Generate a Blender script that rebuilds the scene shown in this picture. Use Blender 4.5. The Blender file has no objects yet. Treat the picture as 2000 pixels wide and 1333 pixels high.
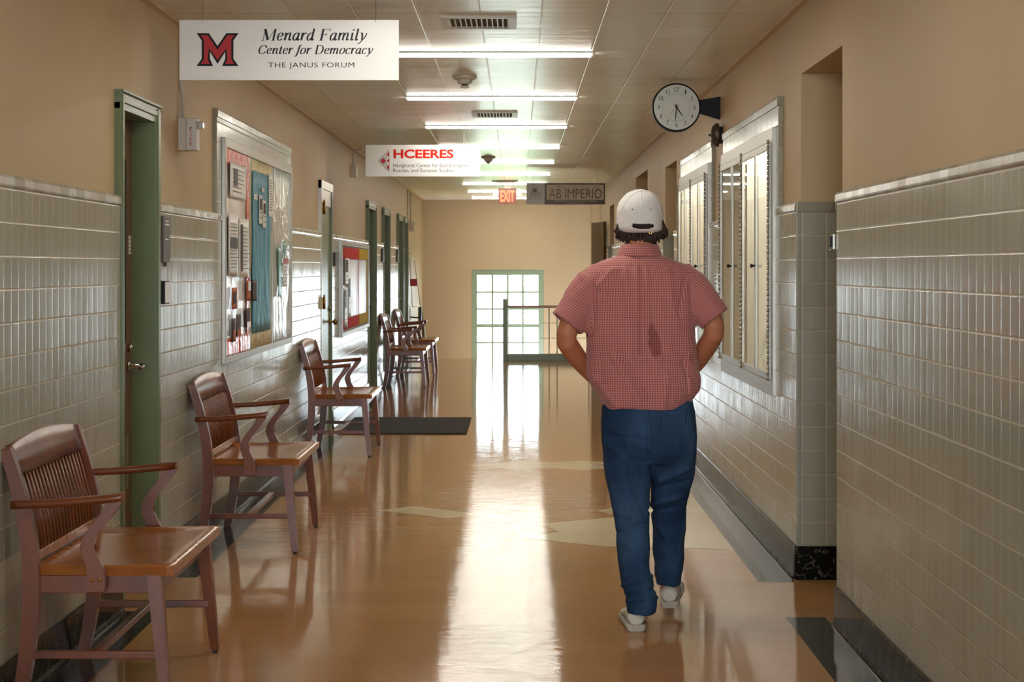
import bpy, bmesh, math, random
from math import sin, cos, pi, radians, sqrt, exp
from mathutils import Vector, Matrix, noise
from mathutils.bvhtree import BVHTree
random.seed(7)
SC = bpy.context.scene
COL = SC.collection

# ------------------------------------------------------------------ camera, world, lights, exposure
F = 3400.0            # focal length in pixels of the 2000 px wide frame
H = 1.48              # eye height
VX, VY = 1011.0, 523.0
cam_d = bpy.data.cameras.new('camera'); cam = bpy.data.objects.new('camera', cam_d); COL.objects.link(cam)
cam.location = (0, 0, H); cam.rotation_euler = (radians(90), 0, 0)
cam_d.sensor_width = 36; cam_d.lens = 36 * F / 2000
cam_d.shift_x = -(VX - 1000) / 2000; cam_d.shift_y = -(666.5 - VY) / 2000
cam_d.clip_end = 200
cam_d.dof.use_dof = True; cam_d.dof.focus_distance = 8.5; cam_d.dof.aperture_fstop = 11.0
SC.camera = cam
W = bpy.data.worlds.new('world'); SC.world = W; W.use_nodes = True
bg = W.node_tree.nodes['Background']; bg.inputs[0].default_value = (0.80, 0.90, 1.0, 1); bg.inputs[1].default_value = 17.0
SC.view_settings.view_transform = 'Standard'; SC.view_settings.look = 'None'
SC.view_settings.exposure = 0.35; SC.view_settings.gamma = 1.0; SC.view_settings.use_curve_mapping = False
LAMP = 25.0           # emission of the fluorescent diffusers
LAMP_COL = (1.0, 0.95, 0.86)
pl = bpy.data.lights.new('window_daylight', 'AREA'); pl.shape = 'RECTANGLE'; pl.size = 1.25; pl.size_y = 2.9; pl.energy = 10
pl.cycles.is_portal = True
plo = bpy.data.objects.new('window_daylight', pl); COL.objects.link(plo); plo.location = (-0.18, 32.28, 0.0); plo.rotation_euler = (radians(-90), 0, 0)
pl2 = pl.copy(); pl2.size = 1.6; pl2.size_y = 2.4; pl2o = bpy.data.objects.new('rear_fill_daylight', pl2); COL.objects.link(pl2o); pl2o.location = (-.17, -4.22, 1.32); pl2o.rotation_euler = (radians(90), 0, 0)  # portal for the added rear windows, front fill light

def P(px, py, Y):
    return Vector(((px - VX) / F * Y, Y, H - (py - VY) / F * Y))
XL, XR, HC = 1.71, 1.321, 2.73
XLP, XRP = XL + 0.025, XR + 0.024      # plaster planes
def yl(px): return F * XL / (VX - px)
def yr(px): return F * XR / (px - VX)

# ------------------------------------------------------------------ materials
MATS = {}
class N:
    def __init__(s, name):
        s.m = bpy.data.materials.new(name); s.m.use_nodes = True
        s.t = s.m.node_tree; s.b = s.t.nodes['Principled BSDF']; s.out = s.t.nodes['Material Output']
    def n(s, kind, **kw):
        x = s.t.nodes.new(kind)
        for k, v in kw.items(): setattr(x, k, v)
        return x
    def l(s, a, b): s.t.links.new(a, b)
    def put(s, sock, v):
        if isinstance(v, bpy.types.NodeSocket): s.l(v, sock)
        else: sock.default_value = v
    def math(s, op, a, b=None, c=None):
        x = s.n('ShaderNodeMath', operation=op); s.put(x.inputs[0], a)
        if b is not None: s.put(x.inputs[1], b)
        if c is not None: s.put(x.inputs[2], c)
        return x.outputs[0]
    def mix(s, f, a, b):
        x = s.n('ShaderNodeMix', data_type='RGBA'); s.put(x.inputs[0], f); s.put(x.inputs[6], a); s.put(x.inputs[7], b); return x.outputs[2]
    def noise(s, vec, scale, detail=3, rough=.5, dim='3D'):
        x = s.n('ShaderNodeTexNoise'); s.l(vec, x.inputs['Vector']); x.inputs['Scale'].default_value = scale
        x.inputs['Detail'].default_value = detail; x.inputs['Roughness'].default_value = rough; return x.outputs[0]
    def pos(s): return s.n('ShaderNodeNewGeometry').outputs['Position']
    def obj(s): return s.n('ShaderNodeTexCoord').outputs['Object']
    def scl(s, vec, v):
        x = s.n('ShaderNodeVectorMath', operation='MULTIPLY'); s.l(vec, x.inputs[0]); x.inputs[1].default_value = v; return x.outputs[0]
    def xyz(s, vec):
        x = s.n('ShaderNodeSeparateXYZ'); s.l(vec, x.inputs[0]); return x.outputs
    def comb(s, a, b, c=0.0):
        x = s.n('ShaderNodeCombineXYZ'); s.put(x.inputs[0], a); s.put(x.inputs[1], b); s.put(x.inputs[2], c); return x.outputs[0]
    def ramp(s, f, a, b):      # smooth 0..1 between a and b
        x = s.n('ShaderNodeMapRange', interpolation_type='SMOOTHSTEP'); s.put(x.inputs[0], f); x.inputs[1].default_value = a; x.inputs[2].default_value = b; return x.outputs[0]
    def bump(s, h, dist=1.0, strength=1.0, normal=None):
        x = s.n('ShaderNodeBump'); s.l(h, x.inputs['Height']); x.inputs['Distance'].default_value = dist; x.inputs['Strength'].default_value = strength
        if normal: s.l(normal, x.inputs['Normal'])
        return x.outputs[0]
def rgb(r, g, b):   # sRGB 0-255 to linear
    f = lambda c: ((c / 255 + .055) / 1.055) ** 2.4 if c > 10 else c / 255 / 12.92
    return (f(r), f(g), f(b), 1)
def plain(name, col, rough=.5, metal=0.0, spec=.5, noise_amt=.06, noise_scale=12, bump=0.0, coat=0.0, emit=None):
    if name in MATS: return MATS[name]
    m = N(name); o = m.obj()
    nz = m.noise(o, noise_scale, 3)
    c2 = tuple(min(1, c * (1 - noise_amt * 2)) for c in col[:3]) + (1,)
    m.l(m.mix(nz, col, c2), m.b.inputs['Base Color'])
    m.b.inputs['Roughness'].default_value = rough; m.b.inputs['Metallic'].default_value = metal
    m.b.inputs['Specular IOR Level'].default_value = spec; m.b.inputs['Coat Weight'].default_value = coat
    if bump: m.l(m.bump(m.noise(o, noise_scale * 6, 4), bump), m.b.inputs['Normal'])
    if emit: m.b.inputs['Emission Color'].default_value = tuple(emit[:3]) + (1,); m.b.inputs['Emission Strength'].default_value = emit[3]
    MATS[name] = m.m; return m.m

def make_tile():
    m = N('glazed_tile'); g = m.n('ShaderNodeNewGeometry'); p = m.xyz(g.outputs['Position']); nn = m.xyz(g.outputs['True Normal'])
    isx = m.math('GREATER_THAN', m.math('ABSOLUTE', nn[1]), .5)
    u = m.math('ADD', m.math('MULTIPLY', m.math('SUBTRACT', 1.0, isx), m.math('DIVIDE', p[1], .0865)), m.math('MULTIPLY', isx, m.math('DIVIDE', m.math('SUBTRACT', p[0], .10), .1133)))
    v = m.math('DIVIDE', m.math('SUBTRACT', p[2], .160), .1133)
    uf = m.math('FRACT', u); vf = m.math('FRACT', v)
    wn = m.n('ShaderNodeTexWhiteNoise'); m.l(m.comb(m.math('FLOOR', u), m.math('FLOOR', v), isx), wn.inputs['Vector'])
    r = m.xyz(wn.outputs['Color'])
    du = m.math('SUBTRACT', .5, m.math('ABSOLUTE', m.math('SUBTRACT', uf, .5)))
    dv = m.math('SUBTRACT', .5, m.math('ABSOLUTE', m.math('SUBTRACT', vf, .5)))
    eu = m.ramp(du, .008, .045); ev = m.ramp(dv, .010, .045)
    groutv = m.ramp(dv, .008, .020); groutu = m.ramp(du, .005, .016)
    tile = m.math('MULTIPLY', groutu, groutv)
    base = m.mix(r[0], rgb(170, 171, 152), rgb(154, 152, 131))
    base = m.mix(m.noise(g.outputs['Position'], 2.0, 3), base, rgb(168, 166, 148))
    m.l(m.mix(tile, rgb(196, 184, 156), base), m.b.inputs['Base Color'])
    # height: pillowed edges + a small tilt of each tile
    t1 = m.math('MULTIPLY', m.math('SUBTRACT', uf, .5), m.math('MULTIPLY', m.math('SUBTRACT', r[1], .5), .0020))
    t2 = m.math('MULTIPLY', m.math('SUBTRACT', vf, .5), m.math('MULTIPLY', m.math('SUBTRACT', r[2], .5), .0014))
    h = m.math('ADD', m.math('MULTIPLY', m.math('MULTIPLY', eu, ev), .0012), m.math('ADD', t1, t2))
    h = m.math('ADD', h, m.math('MULTIPLY', m.noise(m.scl(g.outputs['Position'], (1, 1, .5)), 18, 2), .00016))
    pill = m.math('MULTIPLY', m.math('POWER', m.math('ABSOLUTE', m.math('SUBTRACT', uf, .5)), 2.0), -.0012)
    h = m.math('ADD', h, pill)
    m.l(m.bump(h, 1.0, .9), m.b.inputs['Normal'])
    m.put(m.b.inputs['Roughness'], m.math('ADD', .20, m.math('MULTIPLY', m.math('SUBTRACT', 1.0, tile), .45)))
    m.b.inputs['Specular IOR Level'].default_value = .5
    MATS['tile'] = m.m
make_tile()
def make_cap_tile():
    m = N('cap_tile'); g = m.n('ShaderNodeNewGeometry'); p = m.xyz(g.outputs['Position']); nn = m.xyz(g.outputs['True Normal'])
    isx = m.math('GREATER_THAN', m.math('ABSOLUTE', nn[1]), .5)
    u = m.math('ADD', m.math('MULTIPLY', m.math('SUBTRACT', 1.0, isx), m.math('DIVIDE', p[1], .118)), m.math('MULTIPLY', isx, m.math('DIVIDE', p[0], .5)))
    uf = m.math('FRACT', u); wn = m.n('ShaderNodeTexWhiteNoise'); m.l(m.comb(m.math('FLOOR', u), isx), wn.inputs['Vector']); r = m.xyz(wn.outputs['Color'])
    du = m.math('SUBTRACT', .5, m.math('ABSOLUTE', m.math('SUBTRACT', uf, .5))); g1 = m.ramp(du, .004, .015)
    m.l(m.mix(g1, rgb(120, 112, 92), m.mix(r[0], rgb(190, 184, 164), rgb(158, 152, 132))), m.b.inputs['Base Color'])
    m.b.inputs['Roughness'].default_value = .18
    h = m.math('ADD', m.math('MULTIPLY', g1, .0008), m.math('MULTIPLY', m.math('SUBTRACT', uf, .5), m.math('MULTIPLY', m.math('SUBTRACT', r[1], .5), .003)))
    m.l(m.bump(h, 1.0, .8), m.b.inputs['Normal']); MATS['cap'] = m.m
make_cap_tile()
def make_plaster(key, c1, c2):
    m = N(key); p = m.pos()
    n1 = m.noise(m.scl(p, (1, 1, .35)), 1.6, 4); n2 = m.noise(p, 60, 4)
    m.l(m.mix(n1, c1, c2), m.b.inputs['Base Color']); m.b.inputs['Roughness'].default_value = .55; m.b.inputs['Specular IOR Level'].default_value = .35
    m.l(m.bump(m.math('ADD', m.math('MULTIPLY', n1, .012), m.math('MULTIPLY', n2, .0005)), 1.0, .7), m.b.inputs['Normal'])
    MATS[key] = m.m
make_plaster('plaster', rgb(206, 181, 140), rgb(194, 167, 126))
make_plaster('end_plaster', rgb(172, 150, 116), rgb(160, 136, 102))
def make_ceiling():
    m = N('metal_pan_ceiling'); p0 = m.pos(); p = m.xyz(p0)
    u = m.math('DIVIDE', m.math('ADD', p[0], XL), .3048); v = m.math('DIVIDE', p[1], .2378)
    ui = m.math('FLOOR', u); uf = m.math('FRACT', u)
    # joints across: long pans, three units each, staggered
    v3 = m.math('DIVIDE', v, 2.0); vi = m.math('FLOOR', v3); vf = m.math('FRACT', v3)
    wn = m.n('ShaderNodeTexWhiteNoise'); m.l(m.comb(ui, vi), wn.inputs['Vector']); r = m.xyz(wn.outputs['Color'])
    du = m.math('SUBTRACT', .5, m.math('ABSOLUTE', m.math('SUBTRACT', uf, .5))); dv = m.math('SUBTRACT', .5, m.math('ABSOLUTE', m.math('SUBTRACT', vf, .5)))
    jl = m.ramp(du, .006, .022); jt = m.ramp(dv, .004, .016)
    jt2 = m.math('MAXIMUM', jt, m.math('MULTIPLY', r[2], .9))
    base = m.mix(r[0], rgb(246, 242, 234), rgb(236, 230, 218))
    base = m.mix(m.math('MULTIPLY', m.ramp(m.noise(p0, 1.3, 5), .62, .72), .35), base, rgb(150, 130, 100))
    c = m.mix(jt2, rgb(120, 104, 84), base); c = m.mix(jl, rgb(222, 208, 184), c)
    # perforations
    vo = m.n('ShaderNodeTexVoronoi'); vo.inputs['Scale'].default_value = 70; vo.inputs['Randomness'].default_value = 0; m.l(p0, vo.inputs['Vector'])
    holes = m.ramp(vo.outputs['Distance'], .16, .26)
    c = m.mix(m.math('ADD', .82, m.math('MULTIPLY', holes, .18)), rgb(60, 50, 40), c)
    m.l(c, m.b.inputs['Base Color']); m.b.inputs['Roughness'].default_value = .30; m.b.inputs['Specular IOR Level'].default_value = .5
    h = m.math('ADD', m.math('MULTIPLY', m.math('SUBTRACT', uf, .5), m.math('MULTIPLY', m.math('SUBTRACT', r[1], .5), .005)), m.math('MULTIPLY', jl, .0015))
    h = m.math('ADD', h, m.math('MULTIPLY', m.math('SUBTRACT', vf, .5), m.math('MULTIPLY', m.math('SUBTRACT', r[2], .5), .006)))
    h = m.math('ADD', h, m.math('MULTIPLY', m.noise(m.scl(p0, (.5, 6, 1)), 1.5, 3), .004))
    m.l(m.bump(h, 1.0, .8), m.b.inputs['Normal']); MATS['ceiling'] = m.m
make_ceiling()
def floor_mat(key, c1, c2, rough, vein=None, spec=.5, bumpk=1.0):
    m = N(key); p = m.pos()
    n1 = m.noise(m.scl(p, (.6, 2.5, 1)), 1.6, 5, .6); n2 = m.noise(m.scl(p, (3, 14, 1)), 6, 4)
    c = m.mix(n1, c1, c2); c = m.mix(m.math('MULTIPLY', n2, .22), c, tuple(x * .62 for x in c1[:3]) + (1,))
    fx = m.xyz(p); wn = m.n('ShaderNodeTexWhiteNoise'); m.l(m.comb(m.math('FLOOR', m.math('DIVIDE', fx[0], .3048)), m.math('FLOOR', m.math('DIVIDE', fx[1], .3048))), wn.inputs['Vector'])
    c = m.mix(m.math('MULTIPLY', wn.outputs['Value'], .30), c, tuple(x * .62 for x in c1[:3]) + (1,))
    if vein:
        vn = m.math('ABSOLUTE', m.math('SUBTRACT', m.noise(p, 7, 6, .62), .5))
        c = m.mix(m.ramp(vn, .012, .0), c, vein)
    else:
        # waxed scuffs: fine pale scratches in all directions
        for k, (a, b) in enumerate(((1.0, 9.0), (7.0, 1.2))):
            wv = m.n('ShaderNodeVectorRotate', rotation_type='Z_AXIS'); m.l(p, wv.inputs['Vector']); wv.inputs['Angle'].default_value = .6 + k * 1.3
            sn = m.math('ABSOLUTE', m.math('SUBTRACT', m.noise(m.scl(wv.outputs[0], (a, b, 1)), 5, 3, .55), .5))
            c = m.mix(m.math('MULTIPLY', m.ramp(sn, .006, .0), .16), c, rgb(226, 206, 176))
    m.l(c, m.b.inputs['Base Color'])
    rr = m.math('ADD', rough, m.math('MULTIPLY', n2, .05)); m.put(m.b.inputs['Roughness'], rr)
    m.b.inputs['Specular IOR Level'].default_value = .12 if vein else .25; m.b.inputs['IOR'].default_value = 1.5
    h = m.math('ADD', m.math('MULTIPLY', m.noise(m.scl(p, (1.0, 1.0, 1)), 1.6, 1, .5), .0012 * bumpk), m.math('MULTIPLY', m.noise(m.scl(p, (2.2, 5, 1)), 3.2, 1), .00055 * bumpk))
    h = m.math('ADD', h, m.math('MULTIPLY', m.noise(m.scl(p, (1.2, 16, 1)), 3.0, 3, .6), .00034 * bumpk))
    m.l(m.bump(h, 1.0, 1.0), m.b.inputs['Normal']); MATS[key] = m.m
floor_mat('floor_tan', rgb(190, 142, 92), rgb(166, 116, 68), .045)
floor_mat('floor_cream', rgb(224, 208, 176), rgb(210, 190, 154), .045)
floor_mat('floor_black', rgb(52, 50, 46), rgb(34, 33, 30), .08, vein=rgb(66, 66, 58), bumpk=.3)
floor_mat('marble', rgb(30, 30, 27), rgb(14, 14, 12), .12, vein=rgb(110, 112, 92), bumpk=.04)
def make_wood(key, c1, c2, rough=.3, axis=(1, 1, 12), coat=.1):
    m = N(key); o = m.obj()
    n1 = m.noise(m.scl(o, axis), 3.0, 5, .6); n2 = m.noise(m.scl(o, tuple(a * 6 for a in axis)), 9, 3)
    c = m.mix(m.ramp(n1, .3, .7), c1, c2); c = m.mix(m.math('MULTIPLY', n2, .3), c, tuple(x * .5 for x in c1[:3]) + (1,))
    m.l(c, m.b.inputs['Base Color']); m.b.inputs['Roughness'].default_value = rough; m.b.inputs['Coat Weight'].default_value = coat; m.b.inputs['Coat Roughness'].default_value = .12
    MATS[key] = m.m
make_wood('chair_wood', rgb(134, 68, 28), rgb(98, 46, 18), axis=(2, 2, .6))
make_wood('seat_wood', rgb(176, 108, 52), rgb(142, 80, 36), axis=(1, 8, 4), rough=.2)
make_wood('door_wood', rgb(128, 82, 36), rgb(104, 62, 24), axis=(6, 6, .5), rough=.35)
make_wood('rail_wood', rgb(176, 122, 66), rgb(150, 98, 50), axis=(1, 6, 6), rough=.3)
plain('green', rgb(116, 130, 92), .32, noise_amt=.05)
plain('green_light', rgb(126, 140, 108), .35)
plain('steel', rgb(176, 172, 160), .32, metal=.85, noise_amt=.04)
plain('alu', rgb(190, 186, 174), .38, metal=.55)
plain('brass', rgb(160, 124, 66), .3, metal=1.0)
plain('chrome', rgb(200, 200, 200), .15, metal=1.0)
plain('white_paint', rgb(226, 222, 212), .4)
plain('cream_paint', rgb(238, 234, 222), .5)
plain('off_white_plastic', rgb(214, 206, 190), .4)
plain('white_panel', rgb(240, 240, 236), .35, noise_amt=.01)
plain('black', rgb(7, 7, 9), .5, spec=.3)
plain('dark_grey', rgb(60, 58, 56), .5)
plain('brown_panel', rgb(84, 60, 26), .4)
plain('red', rgb(186, 20, 30), .4)
plain('red_bright', rgb(226, 40, 22), .75, spec=.2)
plain('ink', rgb(34, 24, 30), .5)
plain('grey_ink', rgb(92, 90, 88), .5)
plain('plaque', rgb(92, 84, 82), .45)
plain('paper', rgb(244, 240, 232), .4, noise_amt=.04)
plain('photo_dark', rgb(96, 54, 30), .6, noise_amt=.4, noise_scale=30)
plain('photo_orange', rgb(240, 120, 40), .6, noise_amt=.45, noise_scale=40)
plain('bell_metal', rgb(92, 82, 68), .4, metal=.6)
plain('glow_white', rgb(255, 255, 255), .5, emit=LAMP_COL + (LAMP,))
plain('exit_glow', rgb(200, 40, 20), .5, emit=(1.0, .16, .06, 2.4))
plain('exit_plate', rgb(120, 66, 56), .4)
plain('clear_plastic', rgb(210, 210, 205), .12)
plain('dark_hole', rgb(10, 9, 8), .8)
plain('vent_grey', rgb(120, 110, 92), .6)
def make_glass():
    m = N('pane_glass'); tr = m.n('ShaderNodeBsdfTransparent'); gl = m.n('ShaderNodeBsdfGlossy'); gl.inputs['Roughness'].default_value = .02
    fr = m.n('ShaderNodeFresnel'); fr.inputs[0].default_value = 1.5; ge = m.n('ShaderNodeNewGeometry'); fk = m.math('MULTIPLY', fr.outputs[0], m.math('SUBTRACT', 1.0, ge.outputs['Backfacing'])); mx = m.n('ShaderNodeMixShader'); tr.inputs[0].default_value = (.97, .985, .97, 1)
    m.l(fk, mx.inputs[0]); m.l(tr.outputs[0], mx.inputs[1]); m.l(gl.outputs[0], mx.inputs[2]); m.l(mx.outputs[0], m.out.inputs[0]); MATS['glass'] = m.m
make_glass()
def make_mat_rug():
    m = N('ribbed_mat'); p = m.xyz(m.pos()); h = m.math('ABSOLUTE', m.math('SINE', m.math('MULTIPLY', p[0], 400)))
    m.l(m.mix(m.noise(m.obj(), 60, 3), rgb(74, 68, 64), rgb(52, 46, 43)), m.b.inputs['Base Color']); m.b.inputs['Roughness'].default_value = .95
    m.l(m.bump(h, .003, .8), m.b.inputs['Normal']); MATS['rug'] = m.m
make_mat_rug()
def crinkle(key, c1, c2, rough, scale, amt, metal=0.0):
    m = N(key); o = m.pos(); vo = m.n('ShaderNodeTexVoronoi', feature='SMOOTH_F1'); vo.inputs['Scale'].default_value = scale; m.l(m.scl(o, (1, 1, .5)), vo.inputs['Vector'])
    nz = m.noise(o, scale * .8, 4, .6)
    m.l(m.mix(nz, c1, c2), m.b.inputs['Base Color']); m.b.inputs['Roughness'].default_value = rough; m.b.inputs['Metallic'].default_value = metal
    m.l(m.bump(m.math('ADD', vo.outputs['Distance'], nz), amt, 1.0), m.b.inputs['Normal']); MATS[key] = m.m
crinkle('foil_red', rgb(226, 60, 36), rgb(240, 120, 100), .2, 14, .02)
crinkle('film_white', rgb(232, 230, 222), rgb(246, 244, 238), .22, 5, .012)
crinkle('silver_film', rgb(186, 190, 182), rgb(222, 226, 218), .18, 7, .03)
crinkle('blue_paper', rgb(60, 142, 168), rgb(84, 160, 184), .5, 9, .01)
crinkle('yellow_cloth', rgb(226, 200, 130), rgb(238, 226, 180), .5, 12, .02)
crinkle('white_board_paper', rgb(224, 222, 216), rgb(238, 236, 230), .35, 5, .008)
crinkle('teal_film', rgb(70, 160, 140), rgb(120, 190, 170), .3, 14, .01)

# ------------------------------------------------------------------ mesh helpers
class MB:
    def __init__(s): s.bm = bmesh.new(); s.mats = []; s.k = 0
    def mi(s, key):
        if key is None: return 0
        if key not in s.mats: s.mats.append(key)
        return s.mats.index(key)
    def face(s, vs, key=None, smooth=False):
        try: f = s.bm.faces.new(vs); f.material_index = s.mi(key); f.smooth = smooth; return f
        except ValueError: return None
    def box(s, x0, x1, y0, y1, z0, z1, key=None, bev=0.0, M=None):
        if bev > 0:      # keep faces of neighbouring members off one plane
            e = (s.k % 9) * .00015; s.k += 1; x0 -= e; x1 += e; y0 -= e; y1 += e; z0 += e * .5; z1 += e
        c = [(x, y, z) for x in (x0, x1) for y in (y0, y1) for z in (z0, z1)]
        v = [s.bm.verts.new(M @ Vector(p) if M else p) for p in c]
        fs = [s.face([v[i] for i in q], key) for q in ((0, 1, 3, 2), (4, 6, 7, 5), (0, 4, 5, 1), (2, 3, 7, 6), (0, 2, 6, 4), (1, 5, 7, 3))]
        if bev > 0:
            es = set(e for f in fs for e in f.edges)
            r = bmesh.ops.bevel(s.bm, geom=list(es), offset=bev, segments=2, affect='EDGES', profile=.6)
            k = s.mi(key)
            for f in r['faces']: f.material_index = k; f.smooth = True
        return s
    def rings(s, rings, key=None, caps=True, smooth=True, closed=True):
        R = [[s.bm.verts.new(p) for p in r] for r in rings]; n = len(R[0])
        for a, b in zip(R, R[1:]):
            for i in range(n if closed else n - 1):
                j = (i + 1) % n; s.face([a[i], a[j], b[j], b[i]], key, smooth)
        if caps and closed:
            s.face(list(reversed(R[0])), key); s.face(R[-1], key)
        return s
    def tube(s, pts, rad, key=None, n=10, up=(0, 0, 1), caps=True, flat=1.0):
        pts = [Vector(p) for p in pts]
        if not isinstance(rad, (list, tuple)): rad = [rad] * len(pts)
        out = []; prev = None
        for i, p in enumerate(pts):
            d = (pts[min(i + 1, len(pts) - 1)] - pts[max(i - 1, 0)]).normalized()
            u = Vector(up)
            if abs(d.dot(u)) > .95: u = Vector((0, 1, 0)) if abs(d.y) < .9 else Vector((1, 0, 0))
            if prev is not None: u = prev
            a = (u - d * u.dot(d)).normalized(); b = d.cross(a); prev = a
            r = rad[i]; ra, rb = (r if isinstance(r, tuple) else (r, r * flat))
            out.append([p + a * ra * cos(2 * pi * k / n) + b * rb * sin(2 * pi * k / n) for k in range(n)])
        return s.rings(out, key, caps)
    def prism(s, poly, axis, a, b, key=None, bev=0.0):
        # poly: list of 2-D points; axis 0 -> (y,z) along x; 1 -> (x,z) along y; 2 -> (x,y) along z
        def mk(p, t): return [(t, p[0], p[1]), (p[0], t, p[1]), (p[0], p[1], t)][axis]
        A = [s.bm.verts.new(mk(p, a)) for p in poly]; B = [s.bm.verts.new(mk(p, b)) for p in poly]; n = len(poly); fs = []
        fs.append(s.face(list(reversed(A)), key)); fs.append(s.face(B, key))
        for i in range(n): fs.append(s.face([A[i], A[(i + 1) % n], B[(i + 1) % n], B[i]], key))
        if bev > 0:
            es = set(e for f in fs if f for e in f.edges); r = bmesh.ops.bevel(s.bm, geom=list(es), offset=bev, segments=2, affect='EDGES', profile=.6)
            k = s.mi(key)
            for f in r['faces']: f.material_index = k; f.smooth = True
        return s
    def lathe(s, prof, center, axis, key=None, n=24, M=None):
        c = Vector(center); ax = Vector(axis).normalized(); u = ax.orthogonal().normalized(); w = ax.cross(u)
        rings = [[c + ax * t + (u * cos(2 * pi * k / n) + w * sin(2 * pi * k / n)) * max(r, 1e-4) for k in range(n)] for t, r in prof]
        return s.rings(rings, key)
    def build(s, name, key=None, parent=None):
        bmesh.ops.recalc_face_normals(s.bm, faces=s.bm.faces)
        me = bpy.data.meshes.new(name); s.bm.to_mesh(me); s.bm.free()
        o = bpy.data.objects.new(name, me); COL.objects.link(o)
        for k in (s.mats or [key]): me.materials.append(MATS[k])
        if parent is not None: setpar(o, parent)
        return o
def setpar(o, p):
    o.parent = p; o.matrix_parent_inverse = Matrix.Translation(-Vector(p.location)) if p.type == 'EMPTY' else Matrix.Identity(4)
def tag(o, label=None, cat=None, group=None, kind=None):
    if label: o['label'] = label
    if cat: o['category'] = cat
    if group: o['group'] = group
    if kind: o['kind'] = kind
    return o
def thing(name, loc, label, cat, group=None, kind=None):
    o = bpy.data.objects.new(name, None); COL.objects.link(o); o.location = loc; o.empty_display_size = .1
    return tag(o, label, cat, group, kind)
def copy_tree(o, parent=None):
    c = o.copy(); COL.objects.link(c)
    if parent is not None: c.parent = parent
    for ch in list(o.children): copy_tree(ch, c)
    return c
def text_into(mb, s, x0, x1, z0, z1, y, key, shear=0.0, weight=0.0, spacing=1.0, mapf=None, thick=.0006):
    cu = bpy.data.curves.new('t', 'FONT'); cu.body = s; cu.shear = shear; cu.offset = weight; cu.space_character = spacing; cu.resolution_u = 3
    o = bpy.data.objects.new('t', cu); COL.objects.link(o)
    dg = bpy.context.evaluated_depsgraph_get(); me = bpy.data.meshes.new_from_object(o.evaluated_get(dg))
    vs = [v.co.copy() for v in me.vertices]
    u0, u1 = min(v.x for v in vs), max(v.x for v in vs); w0, w1 = min(v.y for v in vs), max(v.y for v in vs)
    k = mb.mi(key)
    f = mapf or (lambda a, b: (a, y - thick, b))
    nv = [mb.bm.verts.new(f(x0 + (v.x - u0) / (u1 - u0) * (x1 - x0), z0 + (v.y - w0) / (w1 - w0) * (z1 - z0))) for v in vs]
    for p in me.polygons:
        try: fc = mb.bm.faces.new([nv[i] for i in p.vertices]); fc.material_index = k
        except ValueError: pass
    bpy.data.objects.remove(o); bpy.data.curves.remove(cu); bpy.data.meshes.remove(me)

# ------------------------------------------------------------------ setting: floor, walls, ceiling
Y0, YE, YW = -4.0, 28.35, 32.1        # back of the hall, floor edge at the stairs, end wall
RAILY = 27.6
mb = MB(); mb.box(-2.3, 2.2, Y0, YE, -.25, 0, 'floor_tan'); o = mb.build('floor'); tag(o, 'polished tan hallway floor with glossy reflections', 'floor', kind='structure')
mb = MB(); mb.box(-2.3, 2.2, Y0 - .2, YW + .3, HC, HC + .2, 'ceiling'); tag(mb.build('ceiling'), 'off-white perforated panel ceiling above the hallway', 'ceiling', kind='structure')

# left wall -------------------------------------------------
LD = [(7.49, 8.31, 2.25), (15.14, 16.06, 2.245), (19.9, 21.1, 2.25), (22.2, 23.35, 2.25), (24.95, 26.07, 2.25), (26.25, 27.17, 2.25)]
CAPB, CAPT = 1.746, 1.793
def wall(mb, sgn, xt, xp, openings, depth, niches=()):
    xo = xp + depth
    X = lambda a, b: (min(sgn * a, sgn * b), max(sgn * a, sgn * b))
    def seg(a, b, tile=True):
        if tile:
            mb.box(*X(xt, xo), a, b, 0, CAPB, 'tile')
            x0, x1 = xt - .007, xt
            pf = [(sgn * (xt + .02), CAPB), (sgn * (xt + .002), CAPB), (sgn * (xt - .001), CAPB + .004), (sgn * (xt - .006), CAPB + .006), (sgn * (xt - .008), CAPB + .012), (sgn * (xt - .006), CAPT - .012), (sgn * (xt - .001), CAPT - .003), (sgn * (xt + .008), CAPT), (sgn * (xt + .03), CAPT)]
            mb.prism(pf, 1, a, b, 'cap')
            mb.box(*X(xp, xo), a, b, CAPB, HC, 'plaster')
    prev = Y0
    for op in sorted(list(openings) + list(niches)):
        a, b, zt = op[:3]; seg(prev, a); mb.box(*X(xp, xo), a, b, zt, HC, 'plaster'); prev = b
        if len(op) == 4: mb.box(*X(xt, xo), a, b, 0, op[3], 'tile')
    seg(prev, 27.9 if sgn < 0 else 27.9)
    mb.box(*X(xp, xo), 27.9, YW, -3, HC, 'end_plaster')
mb = MB(); wall(mb, -1, XL, XLP, LD, .35)
# tile surround of the notice case
B1 = (9.9, 13.12, 2.39)
mb.box(-XL - .03, -XL, B1[0], B1[1], CAPB, B1[2] - .05, 'tile')
mb.prism([(-XL - .03, B1[2] - .05), (-XL + .006, B1[2] - .048), (-XL + .007, B1[2] - .012), (-XL - .002, B1[2]), (-XL - .03, B1[2])], 1, B1[0], B1[1], 'cap')
tag(mb.build('wall_left'), 'left hallway wall, glazed tile below and tan plaster above', 'wall', kind='structure')
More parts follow.
